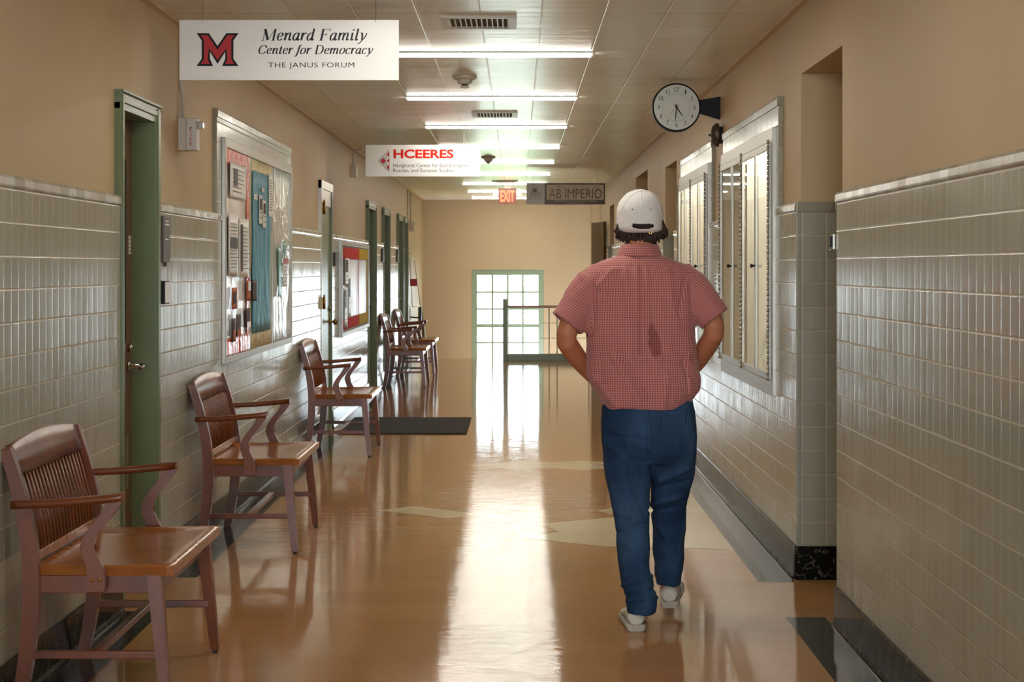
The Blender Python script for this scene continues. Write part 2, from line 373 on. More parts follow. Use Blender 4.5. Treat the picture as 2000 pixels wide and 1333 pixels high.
# right wall
RD = [(7.21, 8.26, 2.40), (14.72, 15.85, 2.39), (18.0, 19.8, 2.50), (24.3, 25.4, 2.37)]
NI = [(8.94, 11.14, 2.17, .86), (11.98, 14.02, 2.17, .86)]
mb = MB(); wall(mb, 1, XR, XRP, RD, .50, NI)
for (a, b, zt) in RD:      # tile lining and cap on the far side of each recess, dark back
    for yy in (a, b):
        y0, y1 = (yy - .012, yy + .004) if yy == b else (yy - .004, yy + .012)
        mb.box(XR + .004, XRP + .5, y0, y1, 0, CAPB, 'tile'); mb.box(XR + .004, XRP + .5, y0 - .006, y1 + .006, CAPB, CAPT, 'cap', bev=.003)
A1, A2 = (8.82, 11.2, 2.35), (11.85, 14.1, 2.35)
for (a, b, zt) in (A1, A2):
    na, nb = (8.94, 11.14) if a < 9 else (11.98, 14.02)
    mb.box(XR, XR + .03, a, b, 2.17, zt - .05, 'tile').box(XR, XR + .03, a, na, CAPB, 2.17, 'tile').box(XR, XR + .03, nb, b, CAPB, 2.17, 'tile')
    mb.prism([(XR + .03, zt - .05), (XR - .006, zt - .048), (XR - .007, zt - .012), (XR + .002, zt), (XR + .03, zt)], 1, a, b, 'cap')
mb.box(XRP + .49, XRP + .6, Y0, 28, 0, HC, 'plaster')
tag(mb.build('wall_right'), 'right hallway wall, glazed tile below and tan plaster above with recesses', 'wall', kind='structure')
mb = MB()
WX0, WX1, WZ1, WZ0 = -.847, .48, 1.44, -1.5
mb.box(-2.3, WX0, YW, YW + .3, -3, HC, 'end_plaster'); mb.box(WX1, 2.2, YW, YW + .3, -3, HC, 'end_plaster')
mb.box(WX0, WX1, YW, YW + .3, WZ1, HC, 'end_plaster'); mb.box(WX0, WX1, YW, YW + .3, -3, WZ0, 'end_plaster')
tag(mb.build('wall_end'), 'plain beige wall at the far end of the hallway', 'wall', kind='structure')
mb = MB(); mb.box(-2.3, -1.0, Y0 - .2, Y0, -.2, HC, 'plaster').box(.65, 2.2, Y0 - .2, Y0, -.2, HC, 'plaster').box(-1.0, .65, Y0 - .2, Y0, 2.55, HC, 'plaster').box(-1.0, .65, Y0 - .2, Y0, -.2, .1, 'plaster')  # rear windows added, unseen, to light the man and signs from behind the camera
mb.box(-.2, -.15, Y0 - .12, Y0 - .06, .1, 2.55, 'green').box(-1.0, .65, Y0 - .12, Y0 - .06, 1.05, 1.1, 'green'); tag(mb.build('wall_behind'), 'wall with tall unseen windows added for front light, closing the hallway behind the camera', 'wall', kind='structure')
# stairs down on the left beyond the floor edge, landing below
mb = MB()
for k in range(9):
    mb.box(-XLP, 1.35 if k > 8 else -.2, YE + k * .28, YE + (k + 1) * .28, -.17 * (k + 1) - .2, -.17 * (k + 1), 'floor_tan')
mb.box(-2.1, 1.9, YE + 9 * .28, YW, -1.9, -1.7, 'floor_tan'); mb.box(-2.1, 1.9, YE - .1, YW, -3.1, -3.0, 'floor_tan')
tag(mb.build('stairs'), 'flight of steps going down beyond the end of the floor', 'stairs', kind='structure')

# baseboards and floor border
def base(name, sgn, xt, ops, lab):
    mb = MB(); prev = Y0
    for (a, b, _) in list(ops) + [(27.9, 0, 0)]:
        pf = [(sgn * (xt + .02), 0), (sgn * (xt - .022), 0), (sgn * (xt - .020), .010), (sgn * (xt - .012), .022), (sgn * (xt - .010), .155), (sgn * (xt - .006), .16), (sgn * (xt + .02), .16)]
        mb.prism(pf, 1, prev, a, 'marble')
        if sgn > 0 and b:
            mb.box(xt - .01, XRP + .5, b - .022, b + .01, 0, .16, 'marble')
        prev = b
    return tag(mb.build(name), lab, 'baseboard', kind='structure')
base('baseboard_left', -1, XL, LD, 'black marble baseboard along the left wall')
base('baseboard_right', 1, XR, RD, 'black marble baseboard along the right wall')
def border(name, x0, x1, ops, lab):
    mb = MB(); prev = Y0
    for (a, b, _) in list(ops) + [(YE, 0, 0)]:
        mb.box(x0, x1, prev, a, -.002, .0006, 'floor_black'); prev = b
    return tag(mb.build(name), lab, 'floor border', kind='structure')
border('trim_1', -XL + .021, -1.53, [(7.49, 8.31, 0), (15.3, 16.0, 0), (20, 21, 0)], 'black floor border running along the left wall')
border('trim_2', 1.133, XR - .021, [(7.36, 8.19, 0), (14.8, 15.8, 0), (18, 19.7, 0)], 'black floor border running along the right wall')
S = .78
def inlay(name, pts, lab):
    mb = MB(); mb.prism([(x, y * S) for x, y in pts], 2, -.002, .0009, 'floor_cream'); return tag(mb.build(name), lab, 'floor inlay', kind='structure')
inlay('trim_3', [(-.8436, 13.59), (-.4115, 13.17), (-.246, 13.39), (-.635, 13.84)], 'cream diamond inlaid in the floor near the left chairs')
inlay('trim_4', [(-.386, 16.67), (.034, 16.27), (.253, 16.46), (.482, 16.29), (.80, 16.6), (.55, 16.72), (.80, 16.85), (.486, 17.1), (.26, 16.93), (.05, 17.1)], 'cream zigzag band inlaid across the middle of the floor')
inlay('trim_5', [(.133, 12.88), (.235, 12.49), (.039, 12.2), (.474, 11.84), (.888, 11.77), (1.133, 11.69), (1.133, 14.95), (.75, 13.95), (.483, 13.59), (.62, 13.25)], 'large cream star point inlaid in the floor by the walker')
# ceiling edge moulding
mb = MB(); mb.prism([(-XLP, HC), (-XLP + .03, HC), (-XLP + .025, HC - .012), (-XLP, HC - .018)], 1, Y0, YW, 'plaster'); tag(mb.build('trim_6'), 'thin metal edge where the left wall meets the ceiling', 'trim', kind='structure')
mb = MB(); mb.prism([(XRP, HC), (XRP - .03, HC), (XRP - .025, HC - .012), (XRP, HC - .018)], 1, Y0, YW, 'plaster'); tag(mb.build('trim_7'), 'thin metal edge where the right wall meets the ceiling', 'trim', kind='structure')

# ------------------------------------------------------------------ window at the end
w = thing('window_1', (-.18, YW + .1, WZ0), 'tall green-framed grid window at the far end of the hallway', 'window', kind='structure')
mb = MB(); t = .10; yA, yB = YW + .03, YW + .12
mb.box(WX0, WX0 + t, yA, yB, WZ0, WZ1, 'green_light', bev=.004).box(WX1 - t, WX1, yA, yB, WZ0, WZ1, 'green_light', bev=.004)
mb.box(WX0 + t, WX1 - t, yA, yB, WZ1 - t, WZ1, 'green_light', bev=.004).box(WX0 + t, WX1 - t, yA, yB, WZ0, WZ0 + .08, 'green_light', bev=.004)
mb.build('window_frame', parent=w)
mb = MB(); gx0, gx1 = WX0 + t, WX1 - t
for k in range(1, 4):
    x = gx0 + (gx1 - gx0) * k / 4; mb.box(x - .021, x + .021, yA + .02, yB - .02, WZ0 + .08, WZ1 - t, 'green_light')
for k in range(1, 9):
    z = WZ1 - t - .312 * k; hh = .034 if k == 3 else .020; mb.box(gx0, gx1, yA + .015, yB - .015, z - hh, z + hh, 'green_light')
mb.build('glazing_bars', parent=w)
mb = MB(); mb.box(gx0, gx1, yA + .04, yA + .046, WZ0 + .08, WZ1 - t, 'glass'); mb.build('pane', parent=w)
# daylit trees outside
plain('leaf', rgb(170, 192, 140), .6, noise_amt=.2); plain('bark', rgb(110, 90, 70), .8)
def tree(x, y, h, r, lab):
    t = thing('tree', (x, y, -3.0), lab, 'tree', 'trees outside the window')
    m_ = MB(); m_.tube([(x, y, -3), (x + .1, y, -1.5), (x, y + .1, h - r)], [.16, .12, .06], 'bark'); m_.build('trunk', parent=t)
    m_ = MB(); rnd = random.Random(int(x * 31 + y))
    for k in range(1500):
        v = Vector((rnd.gauss(0, 1), rnd.gauss(0, 1), rnd.gauss(0, 1))).normalized() * r * rnd.random() ** .4; c = Vector((x, y, h)) + v
        a = Vector((rnd.uniform(-1, 1), rnd.uniform(-1, 1), rnd.uniform(-1, 1))).normalized(); b = a.orthogonal().normalized(); s_ = .09
        m_.face([m_.bm.verts.new(c + a * s_), m_.bm.verts.new(c + b * s_ * .5), m_.bm.verts.new(c - a * s_), m_.bm.verts.new(c - b * s_ * .5)], 'leaf')
    m_.build('foliage', parent=t)
tree(1.6, 41, -1.6, 1.5, 'pale green tree outside the window, low at the right'); tree(-1.6, 46, -2.2, 1.6, 'pale green tree outside the window, low at the left')
mb = MB(); mb.box(-14, 14, YW + .4, 70, -3.3, -3.1, 'leaf'); tag(mb.build('lawn'), 'sunlit grass outside the window', 'grass', kind='structure')

# ------------------------------------------------------------------ left doors
def door_frame(t, a, b, zt, cn, cf, leafx):
    X = XLP
    for (y0, y1) in ((a, a + cn), (b - cf, b)):
        m_ = MB()
        m_.box(-X - .12, -X + .028, y0, y1, 0, zt, 'green', bev=.003)
        yy = (y0 + y1) / 2; wd = (y1 - y0)
        m_.box(-X + .026, -X + .038, y0 + wd * .12, y0 + wd * .45, 0, zt - .02, 'green', bev=.003)
        m_.box(-X + .026, -X + .034, y0 + wd * .62, y0 + wd * .88, 0, zt - .04, 'green', bev=.002)
        m_.build('door_jamb', parent=t)
    m_ = MB()
    for (z0, z1, pr) in ((zt - .085, zt - .055, .026), (zt - .055, zt - .03, .034), (zt - .03, zt - .012, .028), (zt - .012, zt, .040)):
        m_.box(-X - .12, -X + pr, a, b, z0, z1, 'green_light' if pr > .03 else 'green', bev=.002)
    m_.build('door_head', parent=t)
def std_door(n, a, b, zt, lab, cn=.05, cf=.09, detailed=False):
    t = thing('door_%d' % n, (-XLP, (a + b) / 2, 0), lab, 'door', kind='structure')
    door_frame(t, a, b, zt, cn, cf, 0)
    y0, y1 = a + cn, b - cf; xd = -XL - .112
    m_ = MB(); m_.box(xd - .045, xd, y0, y1, .008, zt - .085, 'door_wood', bev=.002); leaf = m_.build('door_leaf', parent=t)
    m_ = MB(); m_.box(xd, xd + .006, y0 + .12, y1 - .13, 1.10, 2.02, 'green' if not detailed else 'door_wood'); m_.box(xd + .0061, xd + .008, y0 + .14, y1 - .15, 1.13, 1.98, 'black'); m_.build('door_glass', parent=t)
    yh = y1 - .07
    m_ = MB(); m_.lathe([(0, .026), (.008, .026), (.010, .012), (.05, .011), (.055, .0)], (xd, yh, 1.02), (1, 0, 0), 'chrome', 18)
    m_.tube([(xd + .055, yh, 1.02), (xd + .075, yh - .012, 1.02), (xd + .08, yh - .03, 1.02), (xd + .08, yh - .13, 1.015)], [.011, .011, .010, .009], 'chrome'); m_.build('door_handle', parent=t)
    m_ = MB(); m_.lathe([(0, .02), (.018, .019), (.022, .012), (.022, 0)], (xd, yh, 1.105), (1, 0, 0), 'chrome', 18); m_.build('lock_cylinder', parent=t)
    if detailed:
        m_ = MB(); m_.box(xd, xd + .003, yh - .055, yh - .012, .45, .70, 'steel'); m_.build('edge_plate', parent=t)
    return t, xd, y0, y1
d1, xd1, dy0, dy1 = std_door(1, *LD[0], 'nearest left door in a green moulded frame with a steel lever handle', detailed=True)
mb = MB(); zc = H + (523 - 476) / 425.0
mb.box(xd1 + .001, xd1 + .003, dy1 - .075, dy1 - .03, 1.543, 1.63, 'paper')
for k in range(4): mb.box(xd1 + .003, xd1 + .0034, dy1 - .07, dy1 - .036 - .004 * (k % 2), 1.555 + k * .018, 1.559 + k * .018, 'grey_ink')
tag(mb.build('notice_slip'), 'narrow white paper slip taped to the nearest wooden door', 'paper')
# door 2: green closet door with metal transom panel and brass hardware
a, b, zt = LD[1]; t = thing('door_2', (-XLP, (a + b) / 2, 0), 'green door with brass hinges and knob under a metal transom panel', 'door', kind='structure')
mb = MB(); mb.box(-XLP - .1, -XLP + .03, a, a + .07, 0, zt, 'steel', bev=.003); mb.build('door_jamb', parent=t)
mb = MB(); mb.box(-XLP - .1, -XLP + .03, b - .07, b, 0, zt, 'green', bev=.003); mb.build('door_jamb', parent=t)
mb = MB(); mb.box(-XLP - .1, -XLP + .034, a, b, 2.17, zt, 'steel', bev=.003); mb.build('door_head', parent=t)
mb = MB(); mb.box(-XLP - .08, -XLP + .022, a + .07, b - .07, 2.03, 2.17, 'steel', bev=.002); mb.build('transom_panel', parent=t)
mb = MB(); mb.box(-XLP - .05, -XLP + .012, a + .075, b - .075, .01, 2.025, 'green', bev=.002); mb.build('door_leaf', parent=t)
for z in (2.0, 1.17, .25):
    mb = MB(); mb.tube([(-XLP + .045, a + .075, z - .055), (-XLP + .045, a + .075, z + .055)], .011, 'brass', 12)
    mb.lathe([(0, .006), (.01, .009), (.022, 0.001)], (-XLP + .045, a + .075, z + .055), (0, 0, 1), 'brass', 10); mb.box(-XLP + .028, -XLP + .036, a + .03, a + .12, z - .05, z + .05, 'brass'); mb.build('hinge', parent=t)
mb = MB(); yk = b - .13
mb.lathe([(0, .028), (.006, .028), (.01, .012), (.035, .011), (.042, .024), (.055, .03), (.068, .026), (.075, .0)], (-XLP + .012, yk, .985), (1, 0, 0), 'brass', 18); mb.build('door_knob', parent=t)
mb = MB(); mb.lathe([(0, .02), (.015, .019), (.018, 0)], (-XLP + .012, yk, 1.10), (1, 0, 0), 'brass', 16); mb.build('lock_cylinder', parent=t)
labs = {3: 'third left door down the hallway, just past the red and yellow notice case', 4: 'fourth left door down the hallway, above the fourth chair', 5: 'fifth left door down the hallway, first of the close pair', 6: 'farthest left door down the hallway, second of the close pair'}
for n in (3, 4, 5, 6): std_door(n, *LD[n - 1], labs[n], cn=.06, cf=.12)
# doors inside the right recesses
for k, (a, b, zt) in enumerate(RD):
    n = 7 + k; t = thing('door_%d' % n, (XRP + .48, (a + b) / 2, 0), ['brown door deep in the nearest right recess', 'brown door in the second right recess past the display cases', 'brown door in the third right recess', 'brown door in the farthest right recess'][k], 'door', kind='structure')
    m_ = MB(); m_.box(XRP + .44, XRP + .49, a + .06, b - .06, 0.005, 2.1, 'door_wood', bev=.002); m_.build('door_leaf', parent=t)
    m_ = MB(); m_.box(XRP + .43, XRP + .49, a + .0, a + .06, 0, 2.16, 'green').box(XRP + .43, XRP + .49, b - .06, b, 0, 2.16, 'green').box(XRP + .43, XRP + .49, a + .06, b - .06, 2.1, 2.16, 'green'); m_.build('door_frame', parent=t)
# open brown door leaf far right
t = thing('door_11', (1.33, 25.75, 0), 'brown door leaf standing open against the far right wall', 'door', kind='structure')
mb = MB(); M_ = Matrix.Translation((1.315, 25.75, 0)) @ Matrix.Rotation(radians(14.5), 4, 'Z')
mb.box(-.045, 0, 0, .62, .01, 2.16, 'brown_panel', bev=.002, M=M_); mb.build('door_leaf', parent=t)
mb = MB(); mb.lathe([(0, .02), (.04, .01), (.045, .026), (.07, .02), (.075, 0)], M_ @ Vector((-.045, .55, 1.0)), M_.to_3x3() @ Vector((-1, 0, 0)), 'brass', 12); mb.build('door_knob', parent=t)

# ------------------------------------------------------------------ left notice case (three panels)
t = thing('notice_case', (-XL, 11.5, .92), 'large steel-framed notice case with three panels in a tile surround', 'notice board')
cy0, cy1, cz0, cz1 = 10.06, 13.04, .92, 2.235
mb = MB(); fx0, fx1 = -XL - .0, -XL + .022
mb.box(fx0, fx1, cy0, cy1, cz1 - .055, cz1, 'alu', bev=.003).box(fx0, fx1, cy0, cy1, cz0, cz0 + .04, 'alu', bev=.003)
mb.box(fx0, fx1, cy0, cy0 + .04, cz0, cz1, 'alu', bev=.003).box(fx0, fx1, cy1 - .03, cy1, cz0, cz1, 'alu', bev=.003); mb.build('case_frame', parent=t)
PN = [(10.10, 11.00), (11.08, 12.01), (12.07, 13.01)]; iz0, iz1 = cz0 + .04, cz1 - .055
for y in (11.04, 12.04): mb = MB(); mb.box(fx0, -XL + .014, y - .035, y + .025, iz0, iz1, 'alu', bev=.002); mb.build('divider', parent=t)
def sheet(mb, y0, y1, z0, z1, x, key, wav=.0, th=.002, nx=12, nz=12, edge=None, seed=0):
    # a thin sheet on the left wall with gentle relief; edge: jagged amount at bottom/top
    A = []
    for j in range(nz + 1):
        row = []
        for i in range(nx + 1):
            u, v = i / nx, j / nz; y = y0 + (y1 - y0) * u; z = z0 + (z1 - z0) * v
            if edge and v in (0, 1): z += edge * (1 if i % 2 else -1) * (1 if v else -1)
            row.append((-x + wav * (.5 + .5 * noise.noise(Vector((y * 5, z * 4, seed)))), y, z))
        A.append(row)
    V = [[mb.bm.verts.new(p) for p in r] for r in A]; B = [[mb.bm.verts.new((p[0] - th, p[1], p[2])) for p in r] for r in A]
    for j in range(nz):
        for i in range(nx):
            mb.face([V[j][i], V[j][i + 1], V[j + 1][i + 1], V[j + 1][i]], key, wav > 0); mb.face([B[j][i], B[j + 1][i], B[j + 1][i + 1], B[j][i + 1]], key)
    for i in range(nx):
        mb.face([V[0][i], B[0][i], B[0][i + 1], V[0][i + 1]], key); mb.face([V[nz][i], V[nz][i + 1], B[nz][i + 1], B[nz][i]], key)
    for j in range(nz):
        mb.face([V[j][0], V[j + 1][0], B[j + 1][0], B[j][0]], key); mb.face([V[j][nx], B[j][nx], B[j + 1][nx], V[j + 1][nx]], key)
XB = XL - .004
mb = MB(); sheet(mb, *PN[0], iz0, iz1, XB, 'film_white', .006); mb.build('backing_paper', parent=t)
mb = MB(); sheet(mb, PN[0][0], PN[0][1], iz1 - .09, iz1, XB - .008, 'foil_red', .008, nx=26, edge=.006); sheet(mb, PN[0][0], PN[0][1], iz0, iz0 + .10, XB - .008, 'foil_red', .008, nx=26, edge=.010)
sheet(mb, PN[0][0], PN[0][0] + .05, iz0, iz1, XB - .007, 'foil_red', .006); sheet(mb, PN[0][1] - .10, PN[0][1], iz0, iz1, XB - .007, 'foil_red', .006); o = mb.build('foil_border', parent=t); o['label'] = 'scalloped red and orange foil border'
mb = MB(); sheet(mb, *PN[1], iz0, iz1, XB, 'yellow_cloth', .014, nx=20); mb.build('backing_cloth', parent=t)
mb = MB(); sheet(mb, PN[1][0] + .02, PN[1][1] - .10, iz0 + .10, iz1 - .08, XB - .014, 'blue_paper', .006, nx=22, edge=.007); o = mb.build('blue_backing', parent=t); o['label'] = 'blue crinkled paper with zigzag edges'
mb = MB(); sheet(mb, *PN[2], iz0, iz1, XB, 'silver_film', .016, nx=20); mb.build('plastic_film', parent=t)
mb = MB(); sheet(mb, 12.25, 12.42, 1.28, 1.62, XB - .017, 'teal_film', .01, nx=8, edge=.012); sheet(mb, 12.55, 12.66, 1.38, 1.66, XB - .017, 'teal_film', .01, nx=8, edge=.012); mb.build('green_cutout', parent=t)
def on_board(name, y0, y1, z0, z1, key, lab, cat='paper', lines=0, pic=None, off=.022, seed=1, group=None, ring=None):
    m_ = MB(); sheet(m_, y0, y1, z0, z1, XL - off, key, .004, nx=6, nz=6, seed=seed)
    xx = -XL + off + .0055
    for k in range(lines):
        zz = z1 - (z1 - z0) * (.12 + .76 * (k + .5) / lines); wd = (y1 - y0) * random.Random(seed * 9 + k).uniform(.55, .8)
        m_.box(xx, xx + .0004, y0 + (y1 - y0) * .12, y0 + (y1 - y0) * .12 + wd, zz - .0020, zz + .0020, 'grey_ink')
    if pic: m_.box(xx, xx + .0006, y0 + (y1 - y0) * pic[0], y0 + (y1 - y0) * pic[1], z0 + (z1 - z0) * pic[2], z0 + (z1 - z0) * pic[3], pic[4])
    return tag(m_.build(name), lab, cat, group)
def yz(px, py):  # pixel on left tile plane -> (y, z)
    y = yl(px); return y, H - (py - VY) * y / F
def paper_px(name, x0, x1, ya, yb, key, lab, **kw):
    y0, y1 = yl(x0), yl(x1); ym = (y0 + y1) / 2
    return on_board(name, y0, y1, H - (yb - VY) * ym / F, H - (ya - VY) * ym / F, key, lab, **kw)
paper_px('flyer', 442, 474, 322, 388, 'paper', 'framed white flyer at the top of the first notice panel', lines=6, pic=(.2, .42, .35, .85, 'dark_grey'), seed=3)
paper_px('poster', 439, 458, 420, 540, 'paper', 'tall curled grey news sheet left in the first notice panel', lines=14, pic=(.15, .85, .45, .62, 'dark_grey'), seed=4, cat='poster')
paper_px('poster', 460, 479, 428, 542, 'paper', 'tall curled white news sheet right of the grey one in the first notice panel', lines=12, pic=(.1, .3, .1, .9, 'photo_dark'), seed=5, cat='poster')
paper_px('photograph', 445, 456, 562, 604, 'photo_orange', 'bright orange photo print pinned lowest of the two left ones in the first notice panel', cat='photo', pic=(.2, .7, .25, .8, 'photo_dark'), seed=6)
paper_px('photograph', 475, 482, 548, 588, 'photo_orange', 'orange photo print near the red border of the first notice panel', cat='photo', pic=(.2, .9, .5, .95, 'paper'), seed=7)
paper_px('photograph', 484, 492, 547, 588, 'photo_dark', 'dark brown photo print overlapping the edge between first and blue panels', cat='photo', seed=8, off=.03)
paper_px('photograph', 445, 452, 622, 668, 'photo_dark', 'dark photo print at the lower left of the first notice panel', cat='photo', pic=(.2, .8, .1, .5, 'photo_orange'), seed=9)
paper_px('photograph', 454, 463, 614, 657, 'photo_dark', 'brown photo print second from left in the bottom row of the first panel', cat='photo', pic=(.1, .9, .0, .3, 'photo_orange'), seed=10)
paper_px('photograph', 473, 482, 602, 640, 'photo_dark', 'small brown photo print at the lower right of the first notice panel', cat='photo', pic=(.1, .9, .0, .3, 'paper'), seed=11)
paper_px('bookmark', 498, 504, 382, 438, 'paper', 'left of two narrow white slips on the blue panel', lines=4, pic=(.2, .8, .5, .9, 'dark_grey'), seed=12, off=.026)
paper_px('bookmark', 505, 511, 392, 445, 'paper', 'right of two narrow white slips on the blue panel', lines=4, pic=(.2, .8, .5, .9, 'photo_dark'), seed=13, off=.026)
paper_px('caption_card', 488, 495, 380, 390, 'paper', 'small white caption card at the left edge of the blue panel', lines=1, seed=14, off=.026)
paper_px('caption_card', 503, 508, 367, 376, 'paper', 'small white caption card highest on the blue panel', lines=1, seed=15, off=.026)
paper_px('flyer', 517, 525, 340, 424, 'paper', 'long white typed sheet at the right of the blue panel', lines=12, seed=16, off=.026)
paper_px('flyer', 544, 553, 505, 560, 'paper', 'white flyer with a red heading on the silver film panel', lines=6, pic=(0, 1, .8, 1, 'red'), seed=17, off=.03)

# second notice case
t = thing('notice_case', (-XL, 18.2, .81), 'smaller notice case with red and yellow paper strips beside the green door', 'notice board')
c0, c1, z0_, z1_ = 16.60, 19.72, .81, 1.735
mb = MB(); mb.box(fx0, -XL + .04, c0, c0 + .06, z0_, z1_, 'alu', bev=.003).box(fx0, -XL + .03, c1 - .05, c1, z0_, z1_, 'alu', bev=.003).box(fx0, -XL + .03, c0, c1, z1_ - .04, z1_, 'alu', bev=.003).box(fx0, -XL + .03, c0, c1, z0_, z0_ + .04, 'alu', bev=.003); mb.build('case_frame', parent=t)
mb = MB(); sheet(mb, c0 + .06, c1 - .05, z0_ + .04, z1_ - .04, XB, 'white_board_paper', .008, nx=20); mb.build('backing_paper', parent=t)
for (ya, yb, key, nm) in ((16.85, 18.55, 'red_bright', 'red_strip'), (18.6, 19.65, 'yellow_strip', 'yellow_strip')):
    if key not in MATS: plain(key, rgb(222, 184, 30), .75, spec=.2)
    mb = MB(); sheet(mb, ya, yb, z1_ - .17, z1_ - .055, XB - .012, key, .004); sheet(mb, ya, yb, z0_ + .06, z0_ + .17, XB - .012, key, .004)
    mb.box(-XB + .010, -XB + .016, yb - .02, yb, z0_ + .06, z1_ - .06, key); mb.build(nm, parent=t)
for k, (pa, pb, ya, yb, lab) in enumerate(((669, 678, 505, 558, 'brown and white leaflet high in the red-striped notice case'), (668, 674, 562, 640, 'long grey leaflet low in the red-striped notice case'), (676, 681, 540, 620, 'narrow dark leaflet beside the long one in the red-striped notice case'))):
    paper_px('leaflet', pa, pb, ya, yb, 'paper', lab, lines=5, pic=(.1, .6, .5, .95, ['photo_dark', 'dark_grey', 'dark_grey'][k]), seed=30 + k)

# room plaque, card holder, etc. on left tile
def left_box(name, px0, px1, pya, pyb, d, key, lab, cat, extra=None):
    y0, y1 = yl(px0), yl(px1); ym = (y0 + y1) / 2; zt, zb = H - (pya - VY) * ym / F, H - (pyb - VY) * ym / F
    m_ = MB(); m_.box(-XL, -XL + d, y0, y1, zb, zt, key, bev=.002)
    if extra: extra(m_, y0, y1, zb, zt, -XL + d)
    return tag(m_.build(name), lab, cat)
def plaque_x(m_, y0, y1, zb, zt, x):
    f = lambda a, b: (x + .0006, a, b); w_ = y1 - y0; h_ = zt - zb
    for (u0, u1, v0, v1) in ((.25, .8, .88, .91), (.2, .85, .80, .84), (.25, .7, .48, .51)):
        m_.box(x, x + .0008, y0 + w_ * u0, y0 + w_ * u1, zb + h_ * v0, zb + h_ * v1, 'paper')
    m_.box(-XL, x - .004, (y0 + y1) / 2 - .01, (y0 + y1) / 2 + .012, zb - .022, zb, 'dark_grey')
left_box('room_plaque', 314, 327, 423, 512, .014, 'plaque', 'tall grey room plaque on the tiles beside the nearest left door', 'sign', plaque_x)
left_box('card_holder', 315, 325, 549, 594, .016, 'black', 'black-framed white card below the grey room plaque', 'sign', lambda m_, a, b, zb, zt, x: m_.box(x, x + .001, a + .012, b - .008, zb + .006, zt - .006, 'paper'))
left_box('door_sign', 651, 655, 493, 520, .02, 'dark_grey', 'small dark plate on the tiles right of the brass-hinged green door', 'sign')
left_box('door_sign', 715.5, 718.5, 500, 512, .02, 'dark_grey', 'small dark plate before the third left door', 'sign')
left_box('door_sign', 744.5, 747.5, 486, 512, .02, 'dark_grey', 'slim dark plate before the fourth left door', 'sign')
left_box('door_sign', 774, 776.5, 488, 512, .02, 'dark_grey', 'slim dark plate before the fifth left door', 'sign')
# fire alarms
def alarm(px, pya, pyb, dep, wd, lab, full=True):
    y = F * XLP / (VX - px); s_ = F / y; zt, zb = H + (VY - pya) / s_, H + (VY - pyb) / s_
    t = thing('fire_alarm', (-XLP, y, zb), lab, 'fire alarm'); x0 = -XLP
    m_ = MB(); m_.box(x0, x0 + dep * .45, y, y + wd, zb, zt, 'off_white_plastic', bev=.004); m_.build('back_box', parent=t)
    m_ = MB(); m_.box(x0 + dep * .45, x0 + dep, y + .002, y + wd - .002, zb + .002, zt - .004, 'white_paint', bev=.005); m_.build('cover', parent=t)
    if full:
        m_ = MB(); L = 'FIRE'; xm = x0 + dep * .66; hh = (zt - zb) * .12
        for i, c in enumerate(L):
            zc = zt - (zt - zb) * (.36 + .145 * i); wd2 = .0035 if c == 'I' else .012
            text_into(m_, c, xm - wd2 / 2 + .004, xm + wd2 / 2 + .004, zc - hh / 2, zc + hh / 2, y + .002, 'red', weight=.01)
        m_.build('lettering', parent=t)
        m_ = MB(); m_.box(x0 + dep, x0 + dep + .028, y + .02, y + wd - .02, zt - .055, zt - .018, 'clear_plastic', bev=.008); m_.build('strobe_lens', parent=t)
    m_ = MB(); xc = x0 + .018
    m_.tube([(xc, y + wd * .4, zt), (xc, y + wd * .4, zt + .12), (x0 + .009, y + wd * .4, zt + .17), (x0 + .009, y + wd * .4, HC)], .009, 'off_white_plastic', 10); m_.build('conduit', parent=t)
alarm(347, 229, 294, .095, .10, 'white fire alarm lettered FIRE with clear strobe below the first hanging sign')
alarm(800, 432, 452, .08, .12, 'white fire alarm on the far left wall near the stairs')
y = 18.1; t = thing('junction_box', (-XLP, y, 2.42), 'beige junction box with bent conduit high on the left wall by the second sign', 'electrical box')
mb = MB(); mb.box(-XLP, -XLP + .06, y, y + .11, 2.425, 2.55, 'off_white_plastic', bev=.004); mb.build('box', parent=t)
mb = MB(); mb.tube([(-XLP + .02, y + .05, 2.55), (-XLP + .02, y + .05, 2.66), (-XLP + .03, y + .05, 2.695), (-XLP + .08, y + .05, 2.705), (-XLP + .12, y + .05, HC)], .010, 'off_white_plastic', 10); mb.build('conduit', parent=t)
# far left: conduit, red sign on a glass panel, handrail of the stairs
mb = MB(); mb.tube([(-XLP + .01, 27.35, 1.8), (-XLP + .01, 27.35, HC)], .012, 'off_white_plastic', 8); tag(mb.build('conduit'), 'thin vertical conduit on the far left wall', 'pipe')
mb = MB()
ya = 27.45; q = [(-1.70, ya, 1.62), (-1.66, ya + .5, 1.62), (-1.56, ya + .5, .86), (-1.66, ya, .86)]
for i in range(4): mb.tube([q[i], q[(i + 1) % 4]], .006, 'alu', 8)
tt = tag(mb.build('wire_stand'), 'thin wire display frame leaning at the far left wall', 'frame')
mb = MB(); mb.box(-1.695, -1.585, ya - .02, ya - .012, 1.19, 1.30, 'red', bev=.002); tag(mb.build('red_notice'), 'small square red notice on the far left wire frame', 'sign')
t = thing('handrail', (-1.6, 28.4, .62), 'dark stair handrail end on a bracket at the far left wall', 'handrail')
mb = MB(); mb.box(-1.60, -1.545, 28.0, 28.1, .62, .86, 'dark_grey', bev=.008); mb.tube([(-1.572, 28.05, .80), (-1.572, 29, .45), (-1.572, 31.3, -.95)], .03, 'dark_grey', 12); mb.build('rail', parent=t)
mb = MB(); mb.tube([(-1.572, 28.08, .70), (-1.62, 28.08, .67), (-XLP, 28.08, .68)], .012, 'dark_grey', 8); mb.build('bracket', parent=t)

